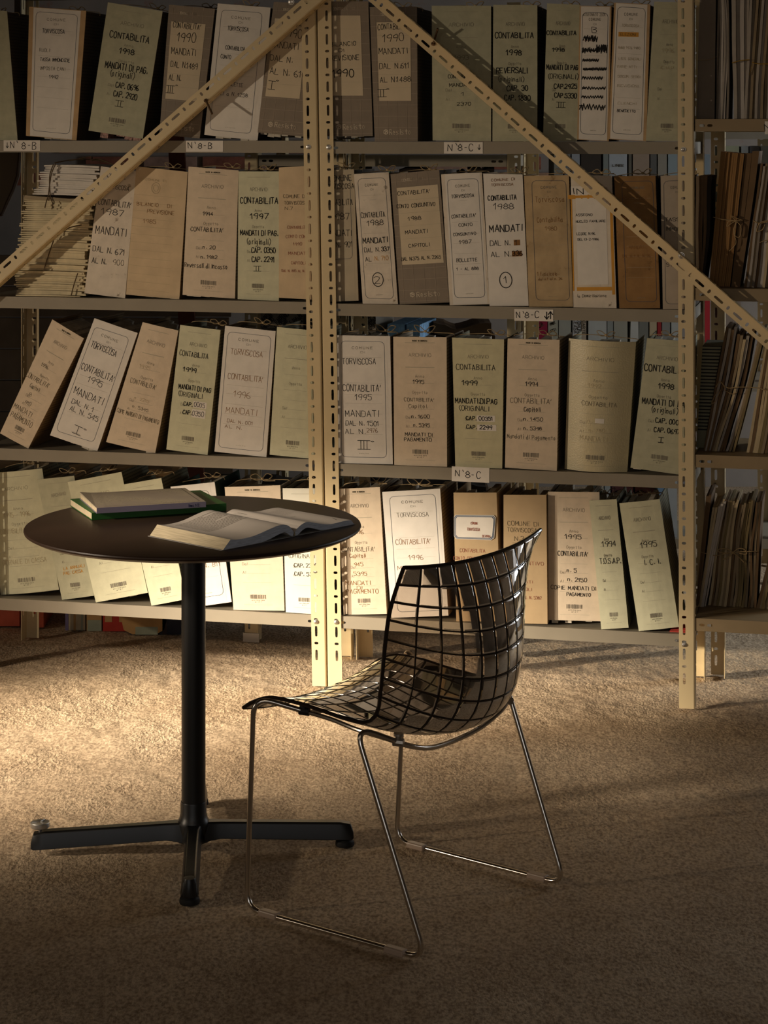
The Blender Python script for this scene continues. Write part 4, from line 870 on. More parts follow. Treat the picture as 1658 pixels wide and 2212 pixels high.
# ------------------------------------------------------------------ stack of papers on the second shelf
def paper_stack():
    d = .02; s0, z0 = sz(118, 640, d); root = empty('paper_bundle', 'tall stack of folded white and cream paper bundles tied with string, second shelf left', 'papers', M4=frame4(s0, ZL[2] + .001, d))
    R = random.Random(4); zb = ZL[2] + .001
    W1 = mat('folded_white_paper', hexl('d8d0c4'), mottle=.08, scale=40); W2 = mat('folded_cream_paper', hexl('cfc09c'), mottle=.12, scale=40)
    GB = mat('grey_board', hexl('9c8c70'))
    for nm, ya, yb, xa, xb, xat, xbt, m in (('paper_bundle_block', 640, 585, 36, 180, 30, 184, W2), ('paper_bundle_block', 584, 500, 32, 186, 44, 196, W2), ('paper_bundle_block', 499, 428, 42, 196, 54, 200, W2), ('paper_bundle_block', 421, 356, 72, 200, 94, 212, W1)):
        b = MB(); n = max(7, int((ya - yb) / 4.4))
        for i in range(n):
            f = i / n; xx0 = xa + (xat - xa) * f + R.uniform(-5, 5); xx1 = xb + (xbt - xb) * f + R.uniform(-9, 5)
            y = ya + (yb - ya) * f; y2 = ya + (yb - ya) * (i + .95) / n
            a = sz(xx0, y, d); c = sz(xx1, y + R.uniform(0, 2), d); top = sz(xx0, y2, d)[1]
            zA, zC, zT = a[1] - zb, c[1] - zb, top - zb
            A0, C0_ = a[0] - s0, c[0] - s0; sl = R.uniform(-.001, .001) - (.004 if nm and m is W1 else .002)
            yy = R.uniform(0, .012); th = zT - zA
            # folded sheet: rounded left end, slightly bowed
            pts = []; k = 6
            for j in range(k + 1):
                u = j / k; x = A0 + (C0_ - A0) * u; w_ = math.sin(u * math.pi) * .0015 + sl * u
                e = (.6 if j == 0 else 1)
                pts.append((x, zA + th * (1 - e) / 2 + w_, zA + th * (1 + e) / 2 + w_))
            base = len(b.v)
            for (x, lo, hi) in pts:
                lo = max(lo, .0005)
                b.v += [(x, yy, lo), (x, yy, hi), (x, .23, lo), (x, .23, hi)]
            for j in range(k):
                q = base + 4 * j
                for f4 in ((q, q + 4, q + 5, q + 1), (q + 1, q + 5, q + 7, q + 3), (q + 2, q + 6, q + 4, q), (q + 6, q + 2, q + 3, q + 7)): b.f.append(f4); b.mi.append(0)
            b.f.append((base + 1, base + 3, base + 2, base)); b.mi.append(0)
            q = base + 4 * k; b.f.append((q, q + 2, q + 3, q + 1)); b.mi.append(0)
        b.build('sheet_bundle', m, parent=root, kind='stuff', label='white folded sheets, topmost bundle' if m is W1 else 'cream folded sheets')
    b = MB(); a = sz(56, 426, d); c = sz(205, 438, d)
    b.hexa([(a[0] - s0 - .005, -.004, a[1] - zb - .006), (c[0] - s0, -.004, c[1] - zb - .002), (c[0] - s0, -.004, c[1] - zb + .006), (a[0] - s0 - .003, -.004, a[1] - zb + .006),
            (a[0] - s0 - .005, .24, a[1] - zb - .006), (c[0] - s0, .24, c[1] - zb - .002), (c[0] - s0, .24, c[1] - zb + .006), (a[0] - s0 - .003, .24, a[1] - zb + .006)])
    b.build('board_sheet', GB, parent=root)
    def P(px, py, dy): s_, z_ = sz(px, py, d + dy); return (s_ - s0, dy, z_ - zb)
    for path in ([(120, 354), (112, 372), (108, 392), (104, 424)], [(116, 354), (108, 376), (107, 400), (109, 428)], [(104, 424), (100, 436), (97, 449)], [(109, 428), (114, 440), (112, 452)], [(124, 498), (112, 530), (102, 560), (94, 585)], [(168, 590), (160, 614), (154, 638)], [(130, 505), (150, 492), (176, 486)]):
        b = MB(); b.tube(catmull([P(x, y, -.008) for x, y in path], 4), .0018, 5)
        b.build('string', RIBD, parent=root)
    b = MB(); b.tube(catmull([P(118, 352, 0), P(150, 346, .03), P(190, 344, .05), P(230, 350, .06)], 4), .004, 6, flat=.5)
    b.tube(catmull([P(150, 348, .02), P(195, 338, .03), P(198, 346, .02), P(215, 344, .03), P(255, 360, .04)], 4), .003, 6, flat=.5)
    b.build('knotted_string', RIBD, parent=root)
paper_stack()

# ------------------------------------------------------------------ tied bundles of the right unit
def bundle(row, label, q, n, d, cols, ribbon=None, cover=None, seed=1, wav=.003, perf=None, topj=8, m_r=RIB, depth=.2):
    """q: tl tr br bl in px; n folders standing on the shelf, seen edge on"""
    TL, TR, BR_, BL_ = [Vector(sz(*p, d)) for p in q]; zb = ZR[row] + .001; R = random.Random(seed)
    root = empty('paper_bundle', label, 'papers', 'bundles on the right-hand shelves', M4=frame4(BL_.x, zb, d))
    k = 6; J = 8
    for i in range(n):
        a, c = i / n, (i + .93) / n; tz = (TL.y + (TR.y - TL.y) * a) - zb - R.uniform(0, topj) * .0013
        b = MB(); w0 = R.uniform(-wav, wav); yo = R.uniform(0, .015); pts = []
        for j in range(J + 1):
            v = j / J
            xa = (BL_.x + (BR_.x - BL_.x) * a) * (1 - v) + (TL.x + (TR.x - TL.x) * a) * v - BL_.x
            xc = (BL_.x + (BR_.x - BL_.x) * c) * (1 - v) + (TL.x + (TR.x - TL.x) * c) * v - BL_.x
            wv = wav * math.sin(v * 5 + seed) * math.sin(a * 3) + w0 * .4 * math.sin(v * 9) - wav * 1.6 * (1 - v) ** 3 * math.sin(3.1 * a)
            z = tz * v
            b.v += [(xa + wv, yo, z), (xc + wv, yo, z), (xa + wv, depth, z), (xc + wv, depth, z)]
        for j in range(J):
            o = 4 * j
            for f in ((o, o + 1, o + 5, o + 4), (o + 1, o + 3, o + 7, o + 5), (o + 3, o + 2, o + 6, o + 7), (o + 2, o, o + 4, o + 6)): b.f.append(f); b.mi.append(0)
        b.f.append((4 * J, 4 * J + 1, 4 * J + 3, 4 * J + 2)); b.mi.append(0); b.f.append((2, 3, 1, 0)); b.mi.append(0)
        b.build('folder', cols[R.randrange(len(cols))], parent=root)
    if ribbon:
        def P(px, py, dy): s_, z_ = sz(px, py, d + dy); return (s_ - BL_.x, dy, z_ - zb)
        for path, r in ribbon:
            b = MB(); b.tube(catmull([P(x, y, -.004 - (.003 if len(path) > 3 else 0)) for x, y in path], 5), r, 6, flat=.4); autosmooth(b.build('tie_ribbon', m_r, parent=root))
    return root
FC = [mat('folder_grey_brown', hexl('8d7c62'), mottle=.15), mat('folder_cream', hexl('b8a684'), mottle=.12), mat('folder_olive', hexl('7d6d4b'), mottle=.15), mat('folder_brown', hexl('6c553b'), mottle=.15)]
PW = [mat('pale_paper_edge', hexl('a39a8f'), mottle=.12), mat('white_paper_edge', hexl('b5ada4'), mottle=.1), mat('grey_paper_edge', hexl('7e7468'), mottle=.15)]
bundle(1, 'smooth pale folder with a thin string, leftmost on the right-hand upper shelf', [(1511, -30), (1548, -30), (1545, 256), (1503, 255)], 1, .05, [mat('pale_grey_folder', hexl('857a6e'), mottle=.06)], [([(1506, 130), (1530, 129), (1547, 122)], .0012)], seed=3, topj=1)
bundle(1, 'thin crinkled papers between the smooth folder and the yellow-tied ones', [(1549, -30), (1572, -30), (1576, 258), (1545, 256)], 6, .05, PW, None, seed=5)
bundle(1, 'pale bundle with yellow tape, right-hand upper shelf', [(1578, -30), (1618, -30), (1616, 259), (1584, 257)], 4, .04, PW[:2], [([(1580, 136), (1598, 131), (1618, 129)], .003)], seed=8, m_r=RIBY, wav=.002)
bundle(1, 'bundle of curved sheets with yellow tape at the picture edge, upper right', [(1620, -30), (1700, -30), (1690, 262), (1606, 259)], 13, .045, PW + FC[:1], [([(1624, 134), (1640, 138), (1700, 137)], .003), ([(1626, 136), (1622, 145), (1618, 162)], .0012)], seed=9, m_r=RIBY, wav=.004)
bundle(2, 'slim dark folder with a pale edge beside the right upright, second right-hand shelf', [(1502, 380), (1509, 380), (1508, 620), (1501, 620)], 1, .02, [mat('pale_edge_board', hexl('c0a888'))], None, seed=2, topj=1)
bundle(2, 'dark upright folder behind the pale-edged one, second right-hand shelf', [(1510, 379), (1540, 380), (1521, 620), (1509, 620)], 3, .04, [mat('black_brown_folder', hexl('2b231b')), FC[3]], None, seed=6, topj=1)
bn = [([(1540, 469), (1560, 474), (1580, 476), (1598, 477)], .0034), ([(1584, 477), (1572, 480), (1570, 490), (1580, 482), (1590, 477)], .003), ([(1590, 478), (1600, 490), (1597, 512), (1586, 506), (1590, 480)], .0032), ([(1589, 479), (1584, 500), (1589, 525), (1574, 543)], .0028), ([(1588, 476), (1578, 466), (1592, 472), (1603, 476)], .0026)]
bundle(2, 'thick leaning brown ledger with a ribbon bow, second right-hand shelf', [(1556, 327), (1607, 332), (1576, 619), (1530, 612)], 12, .06, [mat('ledger_brown', hexl('8f6b40'), mottle=.08)], bn, seed=7, wav=.0012, topj=1)
bundle(2, 'dark binder boards right of the leaning ledger', [(1608, 330), (1640, 322), (1600, 624), (1578, 620)], 2, .055, [mat('dark_board', hexl('2e2015')), FC[3]], None, seed=17, wav=.001, topj=2)
bundle(2, 'stack of grey folders with a ribbon bow at the picture edge, second right-hand shelf', [(1642, 352), (1720, 352), (1700, 626), (1606, 622)], 16, .04, FC + PW, [([(1626, 476), (1640, 482), (1668, 476)], .004), ([(1660, 476), (1640, 482), (1634, 500), (1646, 496), (1652, 484)], .0035), ([(1640, 524), (1655, 519), (1668, 524)], .003)], seed=21)
bundle(3, 'leaning loose folders tied with a looped ribbon, third right-hand shelf', [(1566, 690), (1652, 712), (1588, 968), (1518, 964)], 13, .07, FC + PW[:2], [([(1546, 836), (1554, 824), (1562, 832), (1566, 845)], .003), ([(1556, 826), (1572, 838), (1600, 836), (1636, 838)], .0028), ([(1552, 842), (1543, 856), (1536, 872), (1545, 866), (1556, 842)], .0026), ([(1566, 844), (1580, 851), (1592, 847)], .0022)], seed=11, wav=.004, topj=40)
bundle(3, 'grey folder stack tied at the picture edge, third right-hand shelf', [(1652, 740), (1720, 730), (1710, 972), (1611, 968)], 14, .06, FC, [([(1640, 838), (1655, 843), (1670, 838)], .004)], seed=12)
bundle(3, 'perforated-sided upright folder behind the loose folders, third right-hand shelf', [(1516, 748), (1560, 752), (1520, 964), (1503, 962)], 1, .12, [PERF['g']], None, seed=13, topj=1, wav=0, depth=.2)
bw = [([(1513, 1192), (1545, 1200), (1583, 1193), (1634, 1191)], .0026), ([(1583, 1193), (1570, 1186), (1553, 1186), (1552, 1192), (1568, 1196)], .0035), ([(1583, 1193), (1572, 1204), (1560, 1208)], .004), ([(1583, 1193), (1594, 1185), (1608, 1187), (1612, 1197), (1596, 1195)], .0035), ([(1583, 1194), (1596, 1204), (1606, 1214)], .004)]
bundle(4, 'thick folder pile with a neat ribbon bow, bottom right-hand shelf', [(1560, 1078), (1646, 1080), (1633, 1312), (1528, 1308)], 17, .16, FC, bw, seed=14, wav=.006, topj=14)
cr = bundle(4, 'pale slanted booklets beside the bow-tied pile, bottom right-hand shelf', [(1538, 1088), (1566, 1082), (1524, 1300), (1508, 1298)], 5, .14, [FC[1], PW[1]], None, seed=15, wav=.002, topj=10)
bundle(4, 'dark leaning board left of the bow-tied pile, bottom right-hand shelf', [(1524, 1072), (1537, 1062), (1508, 1304), (1501, 1300)], 2, .15, [FC[3], FC[0]], None, seed=19, wav=.001, topj=1)
bundle(4, 'folders cut by the right edge of the picture, bottom right-hand shelf', [(1668, 1165), (1710, 1150), (1700, 1316), (1632, 1313)], 9, .15, FC + PW, None, seed=16, wav=.004, topj=20)

# ------------------------------------------------------------------ background: rear shelving and what stands behind
def bx(px, y_, Y): return ((px - 829) / FPX * Y, EYE - (y_ - 300) / FPX * Y)
REAR = empty('rear_shelving', 'shelving directly behind the paired uprights, seen through the gaps', 'shelving', M4=frame4(0, 0, .46))
sa, sb = sz(543, 1393, .46)[0], sz(1095, 1393, .46)[0]
for s_, fl in ((sa + .02, 1), (sb, -1)):
    for dd, fg in ((0, 1), (.36, -1)):
        o = iron('upright', 2.0, REAR, (s_, dd, .004), (0, 0, 0), flip=fl, flange=fg, phase=.03)
for z_ in (.24, .66, 1.12, 1.535):
    o = shelf_board(REAR, sa + .022, sb - .002, z_)
b = MB(); b.box(sa - .026, sa + .026, -.006, -.003, .002, .03); b.build('foot_plate', ZINC, parent=REAR)
FAR = empty('rear_shelving', 'cool-lit shelving with pale binders far behind the right bay', 'shelving', loc=(0, 7.42, 0))
FX0, FX1 = bx(1128, 0, 7.42)[0], bx(1700, 0, 7.42)[0]
for x_, fl in ((FX0, -1), (FX1, 1)):
    for dd, fg in ((0, 1), (.36, -1)):
        iron('upright', 2.0, FAR, (x_, dd, 0), (0, 0, 0), flip=fl, flange=fg, phase=.02)
for z_ in (.16, .72, 1.17, 1.62): shelf_board(FAR, FX0 + .003, FX1 - .003, z_)
FARM = {}
def far_item(px0, px1, top, zb_, col, label, nm='far_binder', Y=7.45, deep=.25, cat='binder', grp='pale binders on the far shelving', txt=None, slant=0):
    m = mat('far_' + col, hexl(col), mottle=.06); x0, x1 = bx(px0, 0, Y)[0], bx(px1, 0, Y)[0]
    root = empty(nm, label, cat, grp, loc=((x0 + x1) / 2, Y, zb_ + .001)); h = top - zb_; w = (x1 - x0) / 2 - .0006
    b = MB(); b.hexa([(-w, 0, 0), (w, 0, 0), (w + slant, 0, h), (-w + slant, 0, h), (-w, .003, 0), (w, .003, 0), (w + slant, .003, h), (-w + slant, .003, h)]); b.build('spine', m, parent=root)
    for sg in (-1, 1):
        b = MB(); a, c = sorted((sg * w, sg * (w - .002)))
        b.hexa([(a, .003, 0), (c, .003, 0), (c + slant, .003, h - .003), (a + slant, .003, h - .003), (a, deep, 0), (c, deep, 0), (c + slant, deep, h - .003), (a + slant, deep, h - .003)]); b.build('cover', m, parent=root)
    b = MB(); ww = max(w - .004, .002); b.hexa([(-ww, .01, .002), (ww, .01, .002), (ww + slant, .01, h - .02), (-ww + slant, .01, h - .02), (-ww, deep - .02, .002), (ww, deep - .02, .002), (ww + slant, deep - .02, h - .02), (-ww + slant, deep - .02, h - .02)]); b.build('papers', PAPER, parent=root)
    if txt:
        b = MB(); b.mat(INKG)
        for t, u, z_, hh, ww_, rot in txt:
            ink_strokes(b, text_strokes(t, hh, ww_), u, z_ - zb_, .002, lambda x, z, l: (x, -.0008, z), rot)
        b.build('printing', None, parent=root, kind='stuff')
    return root
k3 = [(1138, 1147, '4e545c', 'slate narrow binder'), (1148, 1159, '8f9288', 'grey binder with square mesh side'), (1160, 1182, 'a02848', 'crimson binder'), (1183, 1205, 'b9b9a8', 'pale grey binder with a faint title'), (1206, 1233, 'b4b5a8', 'plain pale binder right of the faint-titled one'),
      (1236, 1254, 'd8dadc', 'white binder with vertical blue letters'), (1255, 1266, 'c2b4a0', 'thin cream binder with dark letters'), (1270, 1310, 'c4c8c4', 'broad white binder with a small mark'), (1311, 1324, '9aa09c', 'thin grey-blue binder'), (1325, 1355, 'a9a89a', 'beige grey binder'),
      (1357, 1376, 'c8cac4', 'white leaning binder'), (1378, 1400, '7f8078', 'mid-grey binder'), (1402, 1418, 'c0b090', 'cream rounded binder'), (1419, 1428, 'a03030', 'thin red binder'), (1429, 1447, '8c8c88', 'glassy grey folder'), (1449, 1466, 'b0b4b0', 'light binder beside the right upright')]
for i, (a, c, col, t) in enumerate(k3):
    tx = None
    if i == 5: tx = [('LEASA', -.004, .915, .012, .05, -1.57), ('COMUNITA', .008, .905, .010, .07, -1.57)]
    if i == 6: tx = [('CARTE', 0, .91, .009, .05, -1.57)]
    if i == 3: tx = [('PROT.', 0, .925, .008, .02, .4), ('ATTI', 0, .9, .008, .02, .4)]
    if i == 2: tx = [('C.R.', -.006, .92, .014, .02, .5)]
    far_item(a, c, 1.06, .72, col, t + ', far shelving above the third-shelf binders', txt=tx, slant=.012 if i == 10 else 0)
k2 = [(1130, 1142, '39404a', 'dark binder'), (1196, 1216, '9b9a90', 'beige grey binder'), (1218, 1232, '85888a', 'grey binder'), (1234, 1252, 'b4bac0', 'white slanted folder'), (1254, 1298, '4a423a', 'dark brown binder'), (1302, 1314, '96a09c', 'narrow blue-grey binder'), (1315, 1354, 'c4ccd2', 'broad white binder lettered CARTE'),
      (1357, 1364, '787468', 'slim grey binder'), (1366, 1402, 'b09c88', 'pinkish beige binder'), (1404, 1418, '6c6c68', 'dark grey binder'), (1420, 1440, 'a49e90', 'light beige binder'), (1442, 1462, '9cabb0', 'pale blue-grey binder')]
for i, (a, c, col, t) in enumerate(k2):
    tx = [('CARTE', 0, 1.445, .012, .04, 0), ('LINEE', 0, 1.49, .008, .04, 0)] if i == 6 else None
    far_item(a, c, 1.535, 1.17, col, t + ', far shelving above the second-shelf binders', txt=tx)
for i, a in enumerate((1146, 1172)):   # two white sheets with pointed tops
    Y = 7.43; x0, x1 = bx(a - 34, 0, Y)[0], bx(a + 8, 0, Y)[0]; root = empty('paper_folder', ('left' if i == 0 else 'right') + ' one of two white slanted sheets with pointed tops, far shelving', 'paper', 'two slanted sheets', loc=(x0, Y - .03 + i * .01, 1.171))
    b = MB(); w = x1 - x0; h0, h1 = .20, .245 + i * .02
    b.hexa([(0, 0, 0), (w, 0, 0), (w, 0, h1), (0, 0, h0), (0, .012, 0), (w, .012, 0), (w, .012, h1), (0, .012, h0)]); b.build('sheets', mat('far_white', hexl('ccd2d8')), parent=root)
    b = MB(); b.face([(0, -.0006, h0 - .03), (w, -.0006, h1 - .03), (w, -.0006, h1 - .027), (0, -.0006, h0 - .027)]); b.build('ruled_line', mat('blue_line', hexl('4a5a90')), parent=root)
for a, c, col, t in ((1288, 1302, '8ea0b0', 'pale blue lever-arch file with a ring hole'), (1305, 1318, 'a0aaae', 'grey lever-arch file'), (1420, 1438, '7090b0', 'blue-grey file'), (1441, 1462, 'a8b0b4', 'pale file by the right upright')):
    far_item(a, c, .42, .16, col, t + ', far shelving above the bottom-shelf binders', nm='lever_file')
# items behind the right unit
for a, c, zb_, top, col, t in ((1502, 1516, 1.17, 1.53, 'd4dde2', 'bright white file seen past the right upright'), (1517, 1533, 1.17, 1.53, '8c9aa4', 'grey mesh-sided file seen past the right upright'), (1500, 1516, .72, .99, 'c8b490', 'cream folder seen past the right upright'), (1517, 1533, .72, 1.02, 'b83038', 'red file seen past the right upright'),
                               (1567, 1596, 1.17, 1.56, 'a8ab90', 'pale green post-like file'), (1600, 1616, 1.17, 1.56, '9aa0a0', 'silver glossy file'), (1618, 1640, 1.17, 1.56, '5a5a5c', 'dark grey file'), (1642, 1660, 1.17, 1.56, 'a0a8a8', 'silver file at the picture edge'), (1562, 1600, .72, 1.03, '9a8c80', 'pinkish grey file')):
    far_item(a, c, top, zb_, col, t + ', far shelving at the right')
# reams wrapped in printed paper on the rear shelving
RW = mat('ream_wrapper', hexl('8f877a'), mottle=.08)
def ream(px0, px1, zb_, h, label, d=.49, blue=False, seed=0):
    s0 = sz(px0, 700, d)[0]; s1 = sz(px1, 700, d)[0]; root = empty('paper_ream', label, 'paper ream', 'wrapped reams on the rear shelving', M4=frame4((s0 + s1) / 2, zb_ + .0005, d))
    w = (s1 - s0) / 2 - .001; b = MB(); b.box(-w, w, 0, .25, 0, h); b.build('wrapper', mat('blue_lit_wrapper', hexl('7fa8cc'), mottle=.3, scale=60) if blue else RW, parent=root)  # blue wrappers: the cool light on these packets is put into the colour
    b = MB(); b.mat(mat('ream_print', hexl('3f3a34'), mottle=0)); R = random.Random(seed)
    for i in range(3):
        for j in range(3):
            x = -w * .7 + j * w * .7; z = h * (.2 + .3 * i)
            t = ('FABRIANO', 'Extra quality', 'FABRIANO')[(i + j) % 3]
            st = text_strokes(t, .012, .085, .0); st = [[(p[0] * .7, p[1]) for p in q] for q in st]
            fn = lambda xx, zz, l: (max(-w, min(w, xx)), -.0008, max(.002, min(h - .002, zz)))
            ink_strokes(b, st, x, z, .0022, fn, .85)
    if not blue: b.build('printing', None, parent=root, kind='stuff')
for i, (a, c) in enumerate(((562, 655), (660, 752), (756, 812))):
    for j in range(7):
        ream(a, c, .662 + j * .054, .052, 'wrapped paper ream in the %s pile behind the third-shelf binders, %s' % (('left', 'middle', 'right')[i], ('lowest', 'second up', 'third up', 'fourth up', 'fifth up', 'sixth up', 'topmost')[j]), seed=i * 9 + j)
for j in range(6):
    ream(836 + 0, 874, .662 + j * .058, .056, 'blue-lit wrapped ream in the left blue pile, ' + ('lowest', 'second up', 'third up', 'fourth up', 'fifth up', 'topmost')[j], blue=True)
    ream(877, 907, .662 + j * .058, .056, 'blue-lit wrapped ream in the right blue pile, ' + ('lowest', 'second up', 'third up', 'fourth up', 'fifth up', 'topmost')[j], blue=True)
def lump(name, label, cat, px0, px1, top_px, Y, zb_, m, seed, grp=None, deep=.25):
    """crumpled bundle"""
    x0, _ = bx(px0, 0, Y); x1, zt = bx(px1, top_px, Y); R = random.Random(seed); root = empty(name, label, cat, grp, loc=((x0 + x1) / 2, Y, zb_ + .001))
    h = zt - zb_; w = x1 - x0; n = 9
    for i in range(n):
        a = i / n; b = MB(); k = 10; z = h * (a * .98); th = h / n * .92; yo = R.uniform(0, .03); e0, e1 = R.uniform(0, .06) * w, R.uniform(0, .06) * w
        for j in range(k + 1):
            u = j / k; x = -w / 2 + e0 + (w - e0 - e1) * u; wv = (R.uniform(-.5, .5) * .25 + .5 * math.sin(u * 7 + seed)) * th * (0 if i == 0 else .6)
            b.v += [(x, yo, max(0, z + wv)), (x, yo, z + wv + th), (x, deep, max(0, z + wv)), (x, deep, z + wv + th)]
        for j in range(k):
            q = 4 * j
            for f in ((q, q + 4, q + 5, q + 1), (q + 1, q + 5, q + 7, q + 3), (q + 2, q + 6, q + 4, q), (q + 6, q + 2, q + 3, q + 7)): b.f.append(f); b.mi.append(0)
        b.f += [(1, 3, 2, 0), (4 * k, 4 * k + 2, 4 * k + 3, 4 * k + 1)]; b.mi += [0, 0]
        b.build('sheet_bundle', m[i % len(m)], parent=root)
    return root
DK = [mat('dark_wrapping', hexl('2c241c'), mottle=.4), mat('brown_wrapping', hexl('4a3826'), mottle=.4)]
BRN = [mat('crumpled_kraft', hexl('8a6d48'), mottle=.35, scale=9), mat('dark_kraft', hexl('5f4a32'), mottle=.4, scale=9)]
lump('paper_bundle', 'dark wrapped bundle on the rear shelving behind the left of the paired uprights', 'papers', 575, 655, 348, 6.62, 1.122, DK, 3)
lump('paper_bundle', 'dark wrapped bundle on the rear shelving right of the paired uprights', 'papers', 722, 806, 340, 6.6, 1.122, DK, 5)
lump('paper_bundle', 'dark bundle beyond the second-shelf taupe binder', 'papers', 860, 1010, 362, 6.55, 1.122, DK, 6)
lump('paper_bundle', 'dark bundle beyond the circled-1 binder', 'papers', 1014, 1070, 352, 6.52, 1.122, DK, 7)
lump('paper_bundle', 'brown board pile beyond the third-shelf white binder', 'papers', 930, 1070, 700, 6.58, .662, [BRN[1], DK[1]], 8)
for i, (a, c, tp, ms) in enumerate(((560, 700, 1052, DK), (720, 850, 1046, DK), (860, 1060, 1046, DK))):
    lump('paper_bundle', ('left', 'middle', 'right')[i] + ' dark bundle on the lowest rear shelf behind the bottom-shelf binders', 'papers', a, c, tp, 6.62, .242, ms, 20 + i)
for i, (a, c, tp) in enumerate(((1320, 1370, 1048), (1372, 1416, 1052))):
    lump('paper_bundle', ('left', 'right')[i] + ' of two maroon crumpled bundles on the far shelving low down', 'papers', a, c, tp, 7.46, .162, [mat('maroon_paper', hexl('5a3434'), mottle=.4), DK[1]], 30 + i)
# small green glass bottle and jar tops in the dark gap
for px, w_, col, t in ((841, 6, '58a888', 'green glass bottle'), (856, 5, '7a8a90', 'clear glass bottle')):
    x, z = bx(px, 0, 6.48); b = MB(); r = w_ * 6.48 / FPX; zt = .33 if w_ == 6 else .3
    b.lathe([(0, 0), (r, .004), (r, zt * .8), (r * .5, zt * .92), (r * .5, zt * 1.1), (0, zt * 1.1)], 14)
    g = bpy.data.materials.new('bottle_glass'); g.use_nodes = True; pb = g.node_tree.nodes['Principled BSDF']; pb.inputs['Base Color'].default_value = (*hexl(col), 1); pb.inputs['Roughness'].default_value = .15; pb.inputs['Transmission Weight'].default_value = .5
    o = b.build('bottle', g, loc=(x, 6.545, 1.121)); autosmooth(o); o['label'] = t + ' in the dark gap above the second-shelf taupe binder'; o['category'] = 'bottle'
# left background: leaning red-brown plank, low boxes on the floor, wooden panel
plank = MB(); Y = 7.6; x0, z0 = bx(418, 1240, Y); x1, z1 = bx(352, 560, Y)
plank.hexa([(x0, Y - .02, .0), (x0 + .06, Y - .02, .0), (x1 + .05, Y + .25, 1.6), (x1 - .01, Y + .25, 1.6), (x0, Y + .02, .0), (x0 + .06, Y + .02, .0), (x1 + .05, Y + .29, 1.6), (x1 - .01, Y + .29, 1.6)])
o = plank.build('wooden_plank', mat('red_brown_wood', hexl('5c3222'), mottle=.3, scale=12)); o['label'] = 'red-brown plank leaning behind the left shelves'; o['category'] = 'plank'
pan = empty('plank_fence', 'weathered board fence standing behind the left shelves', 'fence', loc=(-1.55, 8.3, 0))
WM = mat('weathered_wood', hexl('6b5d4c'), mottle=.3, scale=5)
for i in range(9):
    b = MB(); b.box(-.95, .95 + random.uniform(-.02, .02), random.uniform(0, .006), .03, i * .125 + .002, i * .125 + .122); b.build('plank', WM, parent=pan)
hs = MB()   # dark perforated curved sheet hanging at the left
k = 12
pts = [bx(-60 + 0, 328, 6.75), ]
def hang():
    b = MB(); Y = 7.0; out = [(44, 300), (42, 340), (38, 380), (28, 410), (14, 440), (4, 464), (-60, 470), (-60, 300)]
    P = [bx(x, y, Y) for x, y in out]; n = len(P); cx, cz = P[0]
    root = empty('wicker_basket', 'dark perforated basket side at the far left above the paper stack', 'basket', loc=(cx, Y, cz))
    f = [(x - cx, -.0 - .03 * (i % 2) * 0, z - cz) for i, (x, z) in enumerate(P)]; bk = [(x, .05, z) for x, _, z in f]
    b.faces(f + bk, [tuple(range(n))[::-1], tuple(range(n, 2 * n))] + [(i, (i + 1) % n, n + (i + 1) % n, n + i) for i in range(n)])
    b.build('basket_side', PERF['d'], parent=root)
    b = MB(); b.tube([(x, 0, z) for x, _, z in f[:7]], .006, 6); b.build('rim', mat('dark_cane', hexl('3a2c1e')), parent=root)
    b = MB(); b.box(-.5, -.02, .03, .045, .0, .3); b.box(-.02, 0, .0, .05, 0, .7); b.build('hanging_strap', DK[0], parent=root)
hang()
CT = [mat('carton_orange', hexl('b8573e'), mottle=.2), mat('carton_cream', hexl('b5a688'), mottle=.2), mat('carton_red', hexl('a83428'), mottle=.15), mat('carton_tan', hexl('b08a58'), mottle=.15), mat('carton_dark', hexl('2c2e38'), mottle=.2), mat('clear_tape', hexl('8f9480'), rough=.3)]
def carton(px0, px1, py, label, base, patches, h=.34):
    Y = 7137 / (py - 300); x0, x1 = bx(px0, 0, Y)[0], bx(px1, 0, Y)[0]; root = empty('carton', label, 'box', 'old cartons on the floor behind the left shelves', loc=(x0, Y, .0005)); w = x1 - x0
    b = MB(); b.box(0, w - .003, 0, .3, 0, h); b.build('box', base, parent=root)
    for i, (u0, u1, v0, v1, m) in enumerate(patches):
        b = MB()
        if v1 < 0:   # disc
            v1 = -v1; cx, cz, r = (u0 + u1) / 2 * w, v0, v1; b.faces([(cx + r * math.cos(a / 12 * 6.283), -.0012 - .0004 * i, max(.001, cz + r * 1.2 * math.sin(a / 12 * 6.283))) for a in range(12)], [tuple(range(12))])
        else: b.hexa([(u0 * w, -.0012 - .0004 * i, v0), (u1 * w, -.0012 - .0004 * i, v0), (u1 * w, -.0012 - .0004 * i, v1), (u0 * w, -.0012 - .0004 * i, v1), (u0 * w, 0, v0), (u1 * w, 0, v0), (u1 * w, 0, v1), (u0 * w, 0, v1)])
        b.build('printed_patch', m, parent=root)
    return root
carton(-60, 44, 1353, 'orange-red carton at the far left under the bottom shelf', CT[0], [(.05, .95, .2, .32, CT[1])])
carton(45, 96, 1356, 'orange-red carton with a cream disc under the bottom shelf', CT[0], [(.7, .9, .085, -.03, CT[3])])
carton(141, 186, 1362, 'cream and violet striped carton behind the left rear post', CT[1], [(.0, .15, 0, .2, mat('carton_violet', hexl('6f6482'))), (.4, .5, 0, .2, CT[3]), (.75, .85, 0, .2, CT[5])])
carton(187, 221, 1363, 'tan carton with pale tape under the bottom shelf', CT[3], [(.05, .95, 0, .035, CT[5])])
carton(222, 279, 1364, 'red carton with tan bars, bottom left', CT[2], [(.08, .35, .03, .1, CT[3]), (.62, .9, .03, .1, CT[3])])
